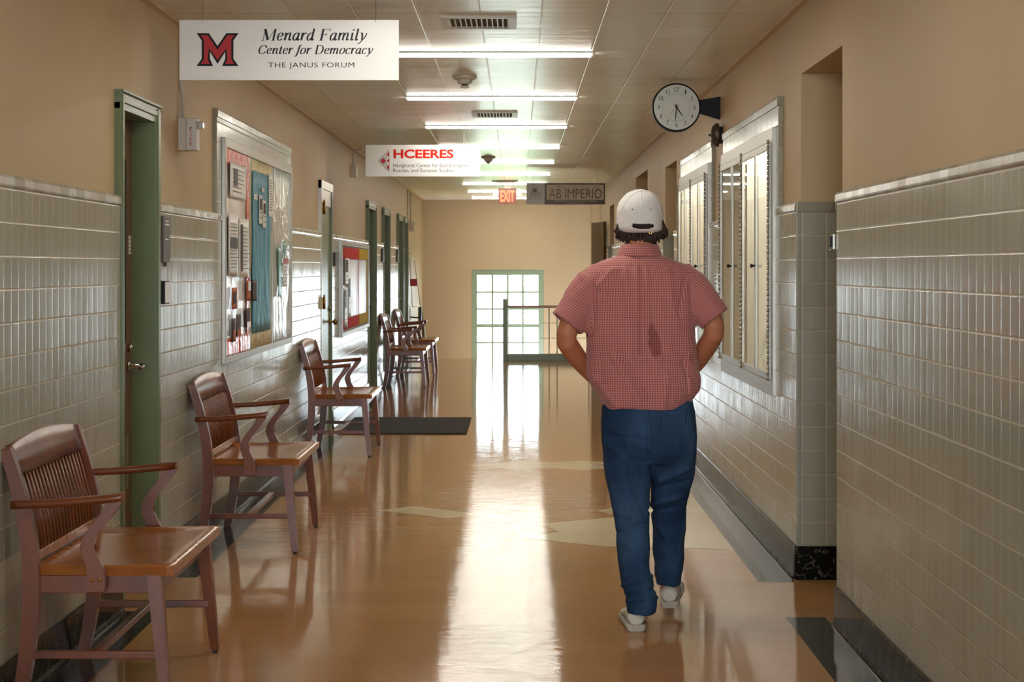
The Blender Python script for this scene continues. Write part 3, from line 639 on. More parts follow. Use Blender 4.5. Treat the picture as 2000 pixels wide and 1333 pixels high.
# ------------------------------------------------------------------ display cases on the right wall
def display_case(a, b, cuts, lab, hinge_at):
    z0, z1 = .85, 2.18; t = thing('display_case', (XR, (a + b) / 2, z0), lab, 'display case'); D = XRP + .30; oa, ob = a, b
    a, b = a + .035, b - .035
    m_ = MB(); m_.box(D - .02, D, a, b, z0, z1, 'cream_paint').box(XR + .001, D, a, a + .02, z0, z1, 'cream_paint').box(XR + .001, D, b - .02, b, z0, z1, 'cream_paint').box(XR + .001, D, a, b, z0, z0 + .02, 'cream_paint').box(XR + .001, D, a, b, z1 - .02, z1, 'cream_paint')
    m_.box(XR + .001, D, cuts[2] - .01, cuts[2] + .01, z0, z1, 'cream_paint'); m_.build('cabinet', parent=t); a, b = oa, ob  # added partition; in the near case it keeps the glow to one half
    m_ = MB(); x0, x1 = XR - .018, XR + .02
    m_.box(x0, x1, a, b, z1 - .05, z1 + .02, 'alu', bev=.003).box(x0, x1, a, b, z0 - .03, z0 + .045, 'alu', bev=.003).box(x0, x1, a, a + .05, z0, z1, 'alu', bev=.003).box(x0, x1, b - .03, b, z0, z1, 'alu', bev=.003); m_.build('case_frame', parent=t)
    for i in range(4):
        c0, c1 = cuts[i], cuts[i + 1]; f = MB(); w_ = .028
        xx0, xx1 = XR - .030, XR - .012
        f.box(xx0, xx1, c0, c0 + w_, z0 + .05, z1 - .055, 'alu', bev=.002).box(xx0, xx1, c1 - w_, c1, z0 + .05, z1 - .055, 'alu', bev=.002).box(xx0, xx1, c0, c1, z1 - .09, z1 - .055, 'alu', bev=.002).box(xx0, xx1, c0, c1, z0 + .05, z0 + .085, 'alu', bev=.002)
        d = f.build('case_door', parent=t)
        g = MB(); g.box(XR - .024, XR - .020, c0 + w_, c1 - w_, z0 + .085, z1 - .09, 'glass'); g.build('pane', parent=d)
        kn = MB(); yk = c0 + .018 if i % 2 else c1 - .018
        kn.lathe([(0, .006), (.012, .006), (.016, .012), (.022, .010), (.024, 0)], (XR - .030, yk, 1.49), (-1, 0, 0), 'black', 12); kn.build('door_knob', parent=d)
    for yy in (cuts[0] - .012, cuts[2], cuts[4] + .006):     # piano hinges
        h_ = MB(); k = 0; z = z0 + .05
        while z < z1 - .06: h_.tube([(XR - .034, yy, z), (XR - .034, yy, z + .022)], .007, 'steel', 8); z += .027
        h_.build('piano_hinge', parent=t)
    # added glow strip under the case top, only to brighten the inside
    l_ = MB(); l_.box(XR + .10, XR + .14, a + .1, cuts[2] - .05 if a < 9 else b - .1, z1 - .045, z1 - .025, 'glow_case'); l_.build('case_fill_glow', parent=t)
plain('glow_case', rgb(255, 250, 235), .5, emit=(1, .97, .91, 30.0))
display_case(8.91, 11.17, [8.96, 9.48, 10.04, 10.53, 11.12], 'nearest empty glass-door display case in the right wall', 2)
display_case(11.95, 14.05, [12.0, 12.5, 13.0, 13.5, 14.0], 'second empty glass-door display case farther along the right wall', 2)
mb = MB(); mb.box(XRP + .262, XRP + .268, 12.7, 12.95, 1.75, 1.95, 'yellow_strip'); tag(mb.build('yellow_card'), 'small yellow card inside the second display case', 'paper')

# card reader at the near corner
t = thing('card_reader', (XR, 7.25, 1.5), 'small black and steel reader on the tiles at the near right corner', 'wall switch')
mb = MB(); mb.box(XR - .012, XR, 7.235, 7.27, 1.555, 1.62, 'steel', bev=.002); mb.build('plate', parent=t)
mb = MB(); mb.box(XR - .02, XR - .008, 7.24, 7.262, 1.565, 1.61, 'black', bev=.002); mb.lathe([(0, .006), (.01, .006), (.011, 0)], (XR - .012, 7.25, 1.552), (-1, 0, 0), 'steel', 10); mb.build('sensor', parent=t)

# ------------------------------------------------------------------ clock and bell
yc = 11.58; sc = F / yc; cx = (1320 - VX) / sc; cz = H + (VY - 211) / sc; R = .158
t = thing('wall_clock', (XRP, yc, cz), 'round white double-faced clock with black rim on a black wall bracket', 'clock')
mb = MB(); mb.lathe([(-.045, R - .010), (-.055, R - .006), (-.055, R), (-.04, R + .003), (.04, R + .003), (.055, R), (.055, R - .006), (.045, R - .010)], (cx, yc, cz), (0, 1, 0), 'black', 56); mb.build('clock_case', parent=t)
mb = MB(); mb.lathe([(0, R - .008), (.004, R - .008)], (cx, yc - .050, cz), (0, 1, 0), 'white_panel', 48); dial = mb.build('dial', parent=t)
mb = MB(); fy = yc - .0505
for k in range(12):
    n_ = k or 12; a_ = k * pi / 6; r_ = .118; x = cx + r_ * sin(a_); z = cz + r_ * cos(a_); s_ = str(n_); wd = .013 * len(s_) + (.004 if len(s_) == 2 else 0); 
    if s_ in ('1', '11'): wd *= .7
    text_into(mb, s_, x - wd / 2, x + wd / 2, z - .0145, z + .0145, fy, 'ink')
for k in range(60):
    a_ = k * pi / 30; r0, r1 = (.088, .096) if k % 5 else (.086, .097)
    M_ = Matrix.Translation((cx, fy - .0005, cz)) @ Matrix.Rotation(a_, 4, 'Y'); mb.box(-.0006, .0006, 0, .0004, r0, r1, 'ink', M=M_)
o = mb.build('numerals'); o.parent = dial
def hand(name, ang, L, w, key, dy):
    m_ = MB(); M_ = Matrix.Translation((cx, fy - dy, cz)) @ Matrix.Rotation(radians(ang), 4, 'Y')
    m_.prism([(-w, -.02), (w, -.02), (w * 1.2, L * .5), (w * .4, L), (-w * .4, L), (-w * 1.2, L * .5)], 1, 0, .001, key); m_.bm.transform(M_); m_.build(name, parent=t)
hand('hour_hand', 146, .075, .0036, 'ink', .004); hand('minute_hand', 186, .10, .003, 'ink', .006); hand('second_hand', 222, .08, .0008, 'red', .008)
mb = MB(); mb.lathe([(0, .007), (.01, .006), (.01, 0)], (cx, fy, cz), (0, -1, 0), 'ink', 12); mb.build('hub', parent=t)
m_ = MB(); m_.lathe([(0, R - .009), (.001, R - .009)], (cx, yc - .0575, cz), (0, 1, 0), 'glass', 48); m_.build('clock_glass', parent=t)
mb = MB(); mb.prism([(cx + R - .005, cz - .035), (XRP, cz - .078), (XRP, cz + .073), (cx + R - .005, cz + .05)], 1, yc - .03, yc + .03, 'black', bev=.003); mb.build('bracket', parent=t)
zb = H + (VY - 267) / sc
t = thing('alarm_bell', (XRP, 11.45, zb), 'round dark metal bell on the right wall under the clock', 'bell')
mb = MB(); mb.lathe([(.024, .076), (.028, .079), (.045, .076), (.062, .062), (.072, .036), (.076, .0)], (XRP, 11.45, zb), (-1, 0, 0), 'bell_metal', 32); mb.build('gong', parent=t)
mb = MB(); mb.lathe([(0, .06), (.022, .055), (.024, .02)], (XRP, 11.45, zb), (-1, 0, 0), 'dark_grey', 24); mb.lathe([(.076, .008), (.088, .007), (.09, 0)], (XRP, 11.45, zb), (-1, 0, 0), 'dark_grey', 12); mb.build('back_plate', parent=t)

# ------------------------------------------------------------------ ceiling lights, detectors, vents
lx0, lx1 = -.808, .428; LP = 3.35 * S
ordn = {0: 'nearest visible', 1: 'second visible', 2: 'third visible', 3: 'fourth visible', 4: 'fifth visible', 5: 'sixth visible', 6: 'seventh visible', 7: 'eighth visible', 8: 'farthest, ninth visible'}
def ceiling_light(k, lab):
    y = 13.0 * S + LP * k
    t = thing('ceiling_light', (-.19, y, HC), lab, 'ceiling light', 'fluorescent strips across the ceiling')
    m_ = MB(); m_.box(lx0 - .012, lx1 + .012, y - .075, y - .062, HC - .008, HC, 'alu').box(lx0 - .012, lx1 + .012, y + .062, y + .075, HC - .008, HC, 'alu').box(lx0 - .012, lx0, y - .062, y + .062, HC - .008, HC, 'alu').box(lx1, lx1 + .012, y - .062, y + .062, HC - .008, HC, 'alu'); m_.build('light_frame', parent=t)
    m_ = MB(); m_.box(lx0, lx1, y - .050, y + .050, HC - .018, HC - .004, 'glow_white'); m_.build('diffuser', parent=t)
for k in range(9): ceiling_light(k, ordn[k] + ' fluorescent ceiling strip counted from the camera')
ceiling_light(-1, 'fluorescent ceiling strip above the frame over the walker'); ceiling_light(-2, 'second fluorescent ceiling strip above the frame, behind the walker')
def detector(x, y, lab):
    t = thing('smoke_detector', (x, y, HC), lab, 'smoke detector')
    m_ = MB(); m_.lathe([(0, .078), (.012, .08), (.018, .074), (.026, .058)], (x, y, HC), (0, 0, -1), 'off_white_plastic', 32); m_.build('base', parent=t)
    m_ = MB(); m_.lathe([(.026, .05), (.045, .046), (.055, .034)], (x, y, HC), (0, 0, -1), 'off_white_plastic', 32); m_.lathe([(.055, .02), (.066, .02)], (x, y, HC), (0, 0, -1), 'dark_grey', 20); m_.lathe([(.066, .030), (.078, .026), (.082, .0)], (x, y, HC), (0, 0, -1), 'off_white_plastic', 24); m_.build('sensor_head', parent=t)
detector(-.345, 11.35, 'white smoke detector between the first and second ceiling strips'); detector(-.33, 19.6, 'white smoke detector farther down, right of the second hanging sign')
def vent(x0, x1, y0, y1, lab):
    t = thing('ceiling_vent', ((x0 + x1) / 2, (y0 + y1) / 2, HC), lab, 'ceiling vent')
    m_ = MB(); w_ = .028
    m_.box(x0, x1, y0, y0 + w_, HC - .014, HC, 'off_white_plastic', bev=.002).box(x0, x1, y1 - w_, y1, HC - .014, HC, 'off_white_plastic', bev=.002).box(x0, x0 + w_ + .015, y0, y1, HC - .014, HC, 'off_white_plastic', bev=.002).box(x1 - w_ - .015, x1, y0, y1, HC - .014, HC, 'off_white_plastic', bev=.002); m_.build('vent_frame', parent=t)
    m_ = MB(); m_.box(x0 + w_, x1 - w_, y0 + w_, y1 - w_, HC - .002, HC + .0, 'vent_dark'); m_.build('backing', parent=t)
    m_ = MB(); n = 11
    for k in range(n + 1):
        x = x0 + w_ + .015 + (x1 - x0 - 2 * w_ - .03) * k / n; m_.box(x - .0035, x + .0035, y0 + w_, y1 - w_, HC - .012, HC - .002, 'off_white_plastic')
    m_.build('louvres', parent=t)
plain('vent_dark', rgb(96, 86, 68), .7)
vent(-.384, -.005, 8.62, 9.03, 'louvred ceiling vent nearest the camera, above the first strip light')
vent(-.37, 0.0, 13.9, 14.35, 'louvred ceiling vent between the second and third strip lights')
vent(-.37, 0.0, 24.9, 25.3, 'louvred ceiling vent near the exit sign')

# exit sign
ye = 26.1; s_ = F / ye; ex = (991 - VX) / s_; ez0, ez1 = H + (VY - 399) / s_, H + (VY - 368) / s_
t = thing('exit_sign', (ex, ye, HC), 'glowing red EXIT sign with two emergency lamps under the ceiling', 'exit sign')
mb = MB(); mb.box(ex - .135, ex + .135, ye, ye + .05, ez0, ez1, 'exit_plate', bev=.006); mb.build('housing', parent=t)
mb = MB(); text_into(mb, 'EXIT', ex - .105, ex + .105, ez0 + .035, ez1 - .03, ye - .001, 'exit_glow', weight=.03); mb.build('lettering', parent=t)
for s2 in (-1, 1):
    m_ = MB(); m_.lathe([(0, .03), (.03, .045), (.045, .045), (.046, 0)], (ex + s2 * .175, ye + .04, (ez0 + ez1) / 2 + .02), (0, -1, 0), 'off_white_plastic', 20); m_.tube([(ex + s2 * .13, ye + .03, (ez0 + ez1) / 2 + .02), (ex + s2 * .175, ye + .03, (ez0 + ez1) / 2 + .02)], .012, 'off_white_plastic'); m_.build('emergency_lamp', parent=t)
mb = MB(); mb.box(ex - .05, ex + .05, ye + .005, ye + .045, ez1, HC, 'off_white_plastic'); mb.build('mount', parent=t)

# ------------------------------------------------------------------ hanging signs
def nib(mb, pts, x0, z0, s, y, key, thick, thin, shear=.22, closed=False, sub=8):
    # ribbon along a smooth path, heavy on down strokes, light across
    P_ = [Vector(p) for p in pts]; out = []
    n = len(P_)
    if n == 2: out = [P_[0].lerp(P_[1], i / 4) for i in range(5)]
    else:
        for i in range(n - 1):
            p0, p1, p2, p3 = P_[max(i - 1, 0)], P_[i], P_[i + 1], P_[min(i + 2, n - 1)]
            for j in range(sub):
                t_ = j / sub; out.append(.5 * ((2 * p1) + (-p0 + p2) * t_ + (2 * p0 - 5 * p1 + 4 * p2 - p3) * t_ ** 2 + (-p0 + 3 * p1 - 3 * p2 + p3) * t_ ** 3))
        out.append(P_[-1])
    L = []; 
    for i, p in enumerate(out):
        d = (out[min(i + 1, len(out) - 1)] - out[max(i - 1, 0)]).normalized(); nn = Vector((-d.y, d.x)); k = abs(d.y) ** 1.6; w_ = thin + (thick - thin) * k
        L.append((p + nn * w_ / 2, p - nn * w_ / 2))
    f = lambda q: mb.bm.verts.new((x0 + (q.x + q.y * shear) * s, y, z0 + q.y * s))
    V = [(f(a), f(b)) for a, b in L]
    for (a, b), (c, d) in zip(V, V[1:]): mb.face([a, b, d, c], key)
C_ = 1.45
GL = {  # advance, strokes [(pts, weight)], serifs [(x0,x1,y)]
 'M': (1.95, [([(.3, 0), (.3, C_)], .35), ([(.3, C_), (.9, .05)], 1.5), ([(.9, .05), (1.6, C_)], .3), ([(1.6, C_), (1.6, 0)], 1.1)], [(.08, .52, 0), (1.36, 1.86, 0), (.1, .42, C_), (1.5, 1.82, C_)]),
 'F': (1.35, [([(.38, 0), (.38, C_)], 1.2), ([(.3, C_), (1.25, C_)], 1), ([(.4, .76), (.9, .76)], 1), ([(1.25, C_), (1.25, 1.15)], .35), ([(.9, .58), (.9, .94)], .35)], [(.12, .66, 0)]),
 'C': (1.45, [([(1.28, 1.05), (1.22, 1.32), (.85, 1.44), (.45, 1.25), (.24, .75), (.36, .22), (.75, .02), (1.1, .14), (1.28, .38)], 1.1), ([(1.28, 1.42), (1.28, 1.02)], .35)], []),
 'D': (1.6, [([(.38, 0), (.38, C_)], 1.15), ([(.2, C_), (.75, C_), (1.2, 1.25), (1.38, .75), (1.2, .22), (.75, 0), (.2, 0)], 1.1)], []),
 'e': (.88, [([(.17, .5), (.5, .53), (.72, .68), (.68, .9), (.5, .97), (.24, .8), (.15, .45), (.27, .1), (.5, .02), (.78, .22)], 1)], []),
 'n': (1.1, [([(.25, .97), (.25, 0)], 1.1), ([(.27, .55), (.48, .86), (.7, .97), (.8, .8), (.78, .2), (.86, .03), (1.02, .16)], 1)], [(.08, .3, .97)]),
 'a': (1.02, [([(.76, .85), (.55, .97), (.28, .78), (.16, .4), (.26, .06), (.46, .05), (.74, .4)], 1), ([(.8, .97), (.74, .2), (.82, .02), (1.0, .16)], 1.1)], []),
 'r': (.8, [([(.25, .97), (.25, 0)], 1.1), ([(.27, .5), (.45, .85), (.64, .97), (.76, .86)], 1)], [(.08, .3, .97)]),
 'd': (1.05, [([(.76, .85), (.55, .97), (.28, .78), (.16, .4), (.26, .06), (.46, .05), (.74, .4)], 1), ([(.8, 1.5), (.76, .2), (.84, .02), (1.02, .16)], 1.1)], [(.6, .84, 1.5)]),
 'm': (1.6, [([(.25, .97), (.25, 0)], 1.1), ([(.27, .55), (.46, .86), (.66, .97), (.76, .8), (.76, 0)], 1), ([(.78, .55), (.96, .86), (1.16, .97), (1.28, .8), (1.26, .2), (1.34, .03), (1.5, .16)], 1)], [(.08, .3, .97)]),
 'i': (.58, [([(.27, .97), (.25, .2), (.33, .02), (.5, .16)], 1.1), ([(.3, 1.42), (.3, 1.28)], 1.3)], [(.1, .3, .97)]),
 'l': (.58, [([(.29, 1.5), (.25, .2), (.33, .02), (.5, .16)], 1.1)], [(.1, .32, 1.5)]),
 'y': (.98, [([(.15, .9), (.3, .95), (.42, .5), (.48, .06)], 1.1), ([(.9, .95), (.82, .5), (.5, 0), (.2, -.38), (-.02, -.36)], .7)], []),
 't': (.66, [([(.34, 1.25), (.26, .2), (.36, .02), (.56, .16)], 1.1), ([(.08, .95), (.56, .95)], 1)], []),
 'f': (.62, [([(.72, 1.42), (.52, 1.46), (.38, 1.1), (.26, 0), (.08, -.38), (-.1, -.34)], 1.1), ([(.08, .95), (.58, .95)], 1)], []),
 'o': (1.0, [([(.55, .98), (.27, .82), (.15, .4), (.26, .06), (.5, .01), (.76, .2), (.87, .6), (.78, .92), (.55, .98)], 1)], []),
 'c': (.86, [([(.72, .76), (.66, .93), (.5, .97), (.24, .8), (.15, .4), (.27, .08), (.5, .02), (.76, .2)], 1)], []), ' ': (.55, [], [])}
def serif(mb, s, x0, x1, zbase, ztop, y, key, w=1.0):
    adv = sum(GL[c][0] for c in s); sc_ = (x1 - x0) / (adv + .1); x = x0
    sy = (ztop - zbase) / C_
    for c in s:
        a, st, sf = GL[c]
        nsc = sy
        for pts, wt in st: nib(mb, [((p[0] * sc_ / sy), p[1]) for p in pts], x, zbase, sy, y, key, .235 * wt * w, .075 * w)
        for (u0, u1, v) in sf: nib(mb, [(u0 * sc_ / sy, v), (u1 * sc_ / sy, v)], x, zbase, sy, y, key, .06 * w, .065 * w)
        x += a * sc_
def hanging(px0, px1, py0, py1, Y, hooks, lab, th=.008, curl=False):
    a, b = P(px0, py1, Y), P(px1, py0, Y); t = thing('hanging_sign', ((a.x + b.x) / 2, Y, HC), lab, 'sign')
    m_ = MB(); m_.box(a.x, b.x, Y, Y + th, a.z, b.z, 'white_panel', bev=.0015); m_.build('sign_panel', parent=t)
    for hx in hooks:
        x = (hx - VX) / F * Y; m_ = MB()
        m_.tube([(x, Y + .004, b.z - .012), (x, Y - .003, b.z - .008), (x, Y - .003, b.z + .01), (x, Y + .004, b.z + .018), (x, Y + .004, HC)], .0016, 'steel', 6)
        z = b.z + .02
        while curl and z < HC: m_.lathe([(-.004, .002), (0, .006), (.004, .002)], (x, Y + .004, z), (0, 0, 1), 'white_paint', 6); z += .014
        m_.build('hanger', parent=t)
    return t
Y1 = 8.14; t = hanging(350, 779, 39, 157, Y1, (396, 734), 'white hanging sign with a red block M, first along the ceiling')
q = lambda px, py, Y: ((px - VX) / F * Y, H - (py - VY) / F * Y)
mb = MB(); f_ = Y1 - .0008
serif(mb, 'Menard Family', *(q(509, 80, Y1)[0], q(716, 80, Y1)[0]), q(0, 79, Y1)[1], q(0, 57, Y1)[1], f_, 'ink', 1.0)
serif(mb, 'Center for Democracy', *(q(502, 80, Y1)[0], q(728, 80, Y1)[0]), q(0, 105.5, Y1)[1], q(0, 88.5, Y1)[1], f_, 'ink', 1.05)
mb.build('lettering', parent=t); mb = MB(); text_into(mb, 'THE JANUS FORUM', q(524, 0, Y1)[0], q(692, 0, Y1)[0], q(0, 135, Y1)[1], q(0, 122, Y1)[1], Y1, 'ink', spacing=1.1); mb.build('subtitle', parent=t)
# block M: outline, white inline, red body
def Mpoly(ins):   # half outline mirrored, in units of emblem width 82 px, height 64 px; ins shrinks it
    L = [(0, 0), (24, 0), (41, 25), (58, 0), (82, 0), (82 - 10, 14), (82 - 10, 50), (82, 64), (50, 64), (56, 50), (56, 36), (41, 60), (26, 36), (26, 50), (32, 64), (0, 64), (10, 50), (10, 14)]
    return L
def offset_poly(L, d):
    n = len(L); out = []
    for i in range(n):
        a, b, c = Vector(L[i - 1]), Vector(L[i]), Vector(L[(i + 1) % n]); d1 = (b - a).normalized(); d2 = (c - b).normalized()
        n1 = Vector((-d1.y, d1.x)); n2 = Vector((-d2.y, d2.x)); m = n1 + n2; k = d / max(.35, (1 + n1.dot(n2)) ) ; out.append(b + m * k)
    return out
mb = MB()
for key, ins, dy in (('black', 0, .0008), ('red', 4.2, .0016)):
    L = offset_poly(Mpoly(0), ins); mb.prism([q(384 + p[0], 65 + p[1], Y1) for p in L], 1, Y1 - dy - .0006, Y1 - dy + .0004, key)
o = mb.build('block_letter_emblem', parent=t); o['label'] = 'red block letter M with black outline'
Y2 = 15.68; t = hanging(714, 938, 283, 345, Y2, (745, 906), 'white hanging sign lettered HCEERES with a red half diamond emblem', curl=True)
mb = MB(); text_into(mb, 'HCEERES', q(768.5, 0, Y2)[0], q(886, 0, Y2)[0], q(0, 309.5, Y2)[1], q(0, 292, Y2)[1], Y2, 'red_bright', weight=.035); mb.build('heading', parent=t)
mb = MB(); text_into(mb, 'Havighurst Center for East European,', q(768, 0, Y2)[0], q(917, 0, Y2)[0], q(0, 329, Y2)[1], q(0, 319.5, Y2)[1], Y2, 'grey_ink', weight=.004)
mb.build('lettering', parent=t); mb = MB(); text_into(mb, 'Russian, and Eurasian Studies', q(768, 0, Y2)[0], q(886, 0, Y2)[0], q(0, 337.5, Y2)[1], q(0, 329.5, Y2)[1], Y2, 'grey_ink', weight=.004); mb.build('lettering', parent=t)
mb = MB()
def pp(L, key, dy): mb.prism([q(x, y_, Y2) for x, y_ in L], 1, Y2 - dy - .0004, Y2 - dy + .0002, key)
pp([(748.5, 308), (755, 314.5), (748.5, 321), (742, 314.5)], 'red', .001)
pp([(760.4, 296), (760.4, 308), (754.5, 302)], 'red', .001); pp([(760.4, 320.5), (760.4, 333), (754.5, 326.5)], 'red', .001); pp([(760.4, 309), (760.4, 320), (755, 314.5)], 'red', .001)
ol = [(760, 293), (751, 302), (756, 308), (753.5, 310.5), (748.5, 304.5), (739, 314.5), (748.5, 324), (753.5, 318.5), (756, 321), (751, 326.5), (760, 335.5)]
for a, b in zip(ol, ol[1:]):
    A, B = Vector(a), Vector(b); d = (B - A).normalized(); nn = Vector((-d.y, d.x)) * .45; pp([tuple(A + nn), tuple(B + nn), tuple(B - nn), tuple(A - nn)], 'dark_grey', .001)
mb.build('emblem', parent=t)
Y3 = 22.5; t = hanging(1028, 1182, 357.5, 400, Y3, (1041, 1166), 'brown and white hanging sign lettered AB IMPERIO by the exit')
plain('sign_grey', rgb(206, 202, 196), .5, noise_amt=.02); plain('sign_tan', rgb(234, 222, 190), .5, noise_amt=.25, noise_scale=60)
mb = MB(); a0, b0 = q(1028.3, 399.7, Y3), q(1063.5, 358, Y3); mb.box(a0[0], b0[0], Y3 - .002, Y3, a0[1], b0[1], 'sign_grey'); mb.build('grey_field', parent=t)
mb = MB(); a0, b0 = q(1063.5, 399.7, Y3), q(1181.8, 357.7, Y3); mb.box(a0[0], b0[0], Y3 - .003, Y3, a0[1], b0[1], 'brown_panel')
a0, b0 = q(1068, 390.5, Y3), q(1179, 361, Y3); mb.box(a0[0], b0[0], Y3 - .004, Y3 - .003, a0[1], b0[1], 'sign_tan')
rnd = random.Random(4)
for k in range(46):
    x = rnd.uniform(1069, 1173); yy = rnd.uniform(362, 388); h_ = rnd.random() < .5; a0, b0 = q(x, yy + (.5 if h_ else rnd.uniform(2, 6)), Y3), q(x + (rnd.uniform(3, 9) if h_ else .5), yy, Y3); mb.box(a0[0], min(b0[0], q(1178, 0, Y3)[0]), Y3 - .0045, Y3 - .004, a0[1], b0[1], 'brown_panel')
mb.build('brown_field', parent=t)
mb = MB(); text_into(mb, 'AB IMPERIO', q(1072, 0, Y3)[0], q(1175.5, 0, Y3)[0], q(0, 388, Y3)[1], q(0, 369, Y3)[1], Y3 - .005, 'brown_panel')
mb.build('lettering', parent=t); mb = MB(); text_into(mb, 'Quarterly Journal of New Imperial History', q(1082, 0, Y3)[0], q(1167, 0, Y3)[0], q(0, 395, Y3)[1], q(0, 391.5, Y3)[1], Y3 - .0035, 'sign_tan')
mb.build('caption', parent=t); mb = MB(); text_into(mb, 'in the Post-Soviet Space', q(1105, 0, Y3)[0], q(1143, 0, Y3)[0], q(0, 398.8, Y3)[1], q(0, 396, Y3)[1], Y3 - .0035, 'sign_tan')
mb.build('caption', parent=t); mb = MB(); text_into(mb, 'MIAMI', q(1036, 0, Y3)[0], q(1055, 0, Y3)[0], q(0, 380, Y3)[1], q(0, 376, Y3)[1], Y3 - .0025, 'grey_ink'); text_into(mb, 'UNIVERSITY', q(1033, 0, Y3)[0], q(1059, 0, Y3)[0], q(0, 384.5, Y3)[1], q(0, 381, Y3)[1], Y3 - .0025, 'grey_ink')
for yy in (387, 389): a0, b0 = q(1032, yy + .4, Y3), q(1058, yy, Y3); mb.box(a0[0], b0[0], Y3 - .003, Y3 - .002, a0[1], b0[1], 'grey_ink')
mb.build('lettering', parent=t)
mb = MB()
for s2 in (-1, 1):
    for (u0, v0, u1, v1) in ((0, 5, 4, 0), (0, 2, 4.5, 6), (1, 7, 5, 7), (0, 8, 3, 3), (2, 9, 4.5, 8)):
        A = Vector(q(1044.5 + s2 * u0, 367 + v0, Y3)); B = Vector(q(1044.5 + s2 * u1, 367 + v1, Y3)); mb.tube([(A.x, Y3 - .003, A.y), (B.x, Y3 - .003, B.y)], .003, 'grey_ink', 6)
mb.build('crest', parent=t)

# ------------------------------------------------------------------ mat and stair guard
mb = MB(); mb.box(-1.60, -.455, 15.45, 17.08, .0015, .012, 'rug', bev=.004); tag(mb.build('door_mat'), 'dark grey ribbed mat on the floor before the green door', 'mat')
t = thing('stair_railing', (-.2, RAILY, 0), 'green guard railing with a wooden top rail across the stairwell', 'railing')
nx = (986.5 - VX) / F * RAILY
mb = MB(); mb.box(nx - .036, nx + .036, RAILY - .036, RAILY + .036, 0, .965, 'green_light', bev=.004); mb.prism([(nx - .042, .965), (nx + .042, .965), (nx + .03, .985), (nx - .03, .985)], 1, RAILY - .042, RAILY + .042, 'green_light'); mb.build('newel_post', parent=t)
mb = MB(); mb.box(nx + .036, XR - .02, RAILY - .03, RAILY + .03, .84, .88, 'rail_wood', bev=.008); mb.build('top_rail', parent=t)
mb = MB(); mb.box(nx + .036, XR - .02, RAILY - .03, RAILY + .03, .0, .115, 'green', bev=.004); mb.build('bottom_rail', parent=t)
for px in (1072.5, 1088, 1150): 
    x = (px - VX) / F * RAILY; m_ = MB(); m_.box(x - .009, x + .009, RAILY - .009, RAILY + .009, .115, .84, 'green', bev=.002); m_.build('baluster', parent=t)
for py in (631, 661):
    z = H - (py - VY) / F * RAILY; m_ = MB(); m_.tube([(nx + .036, RAILY, z), (XR - .02, RAILY, z)], .004, 'steel', 8); m_.build('cable', parent=t)

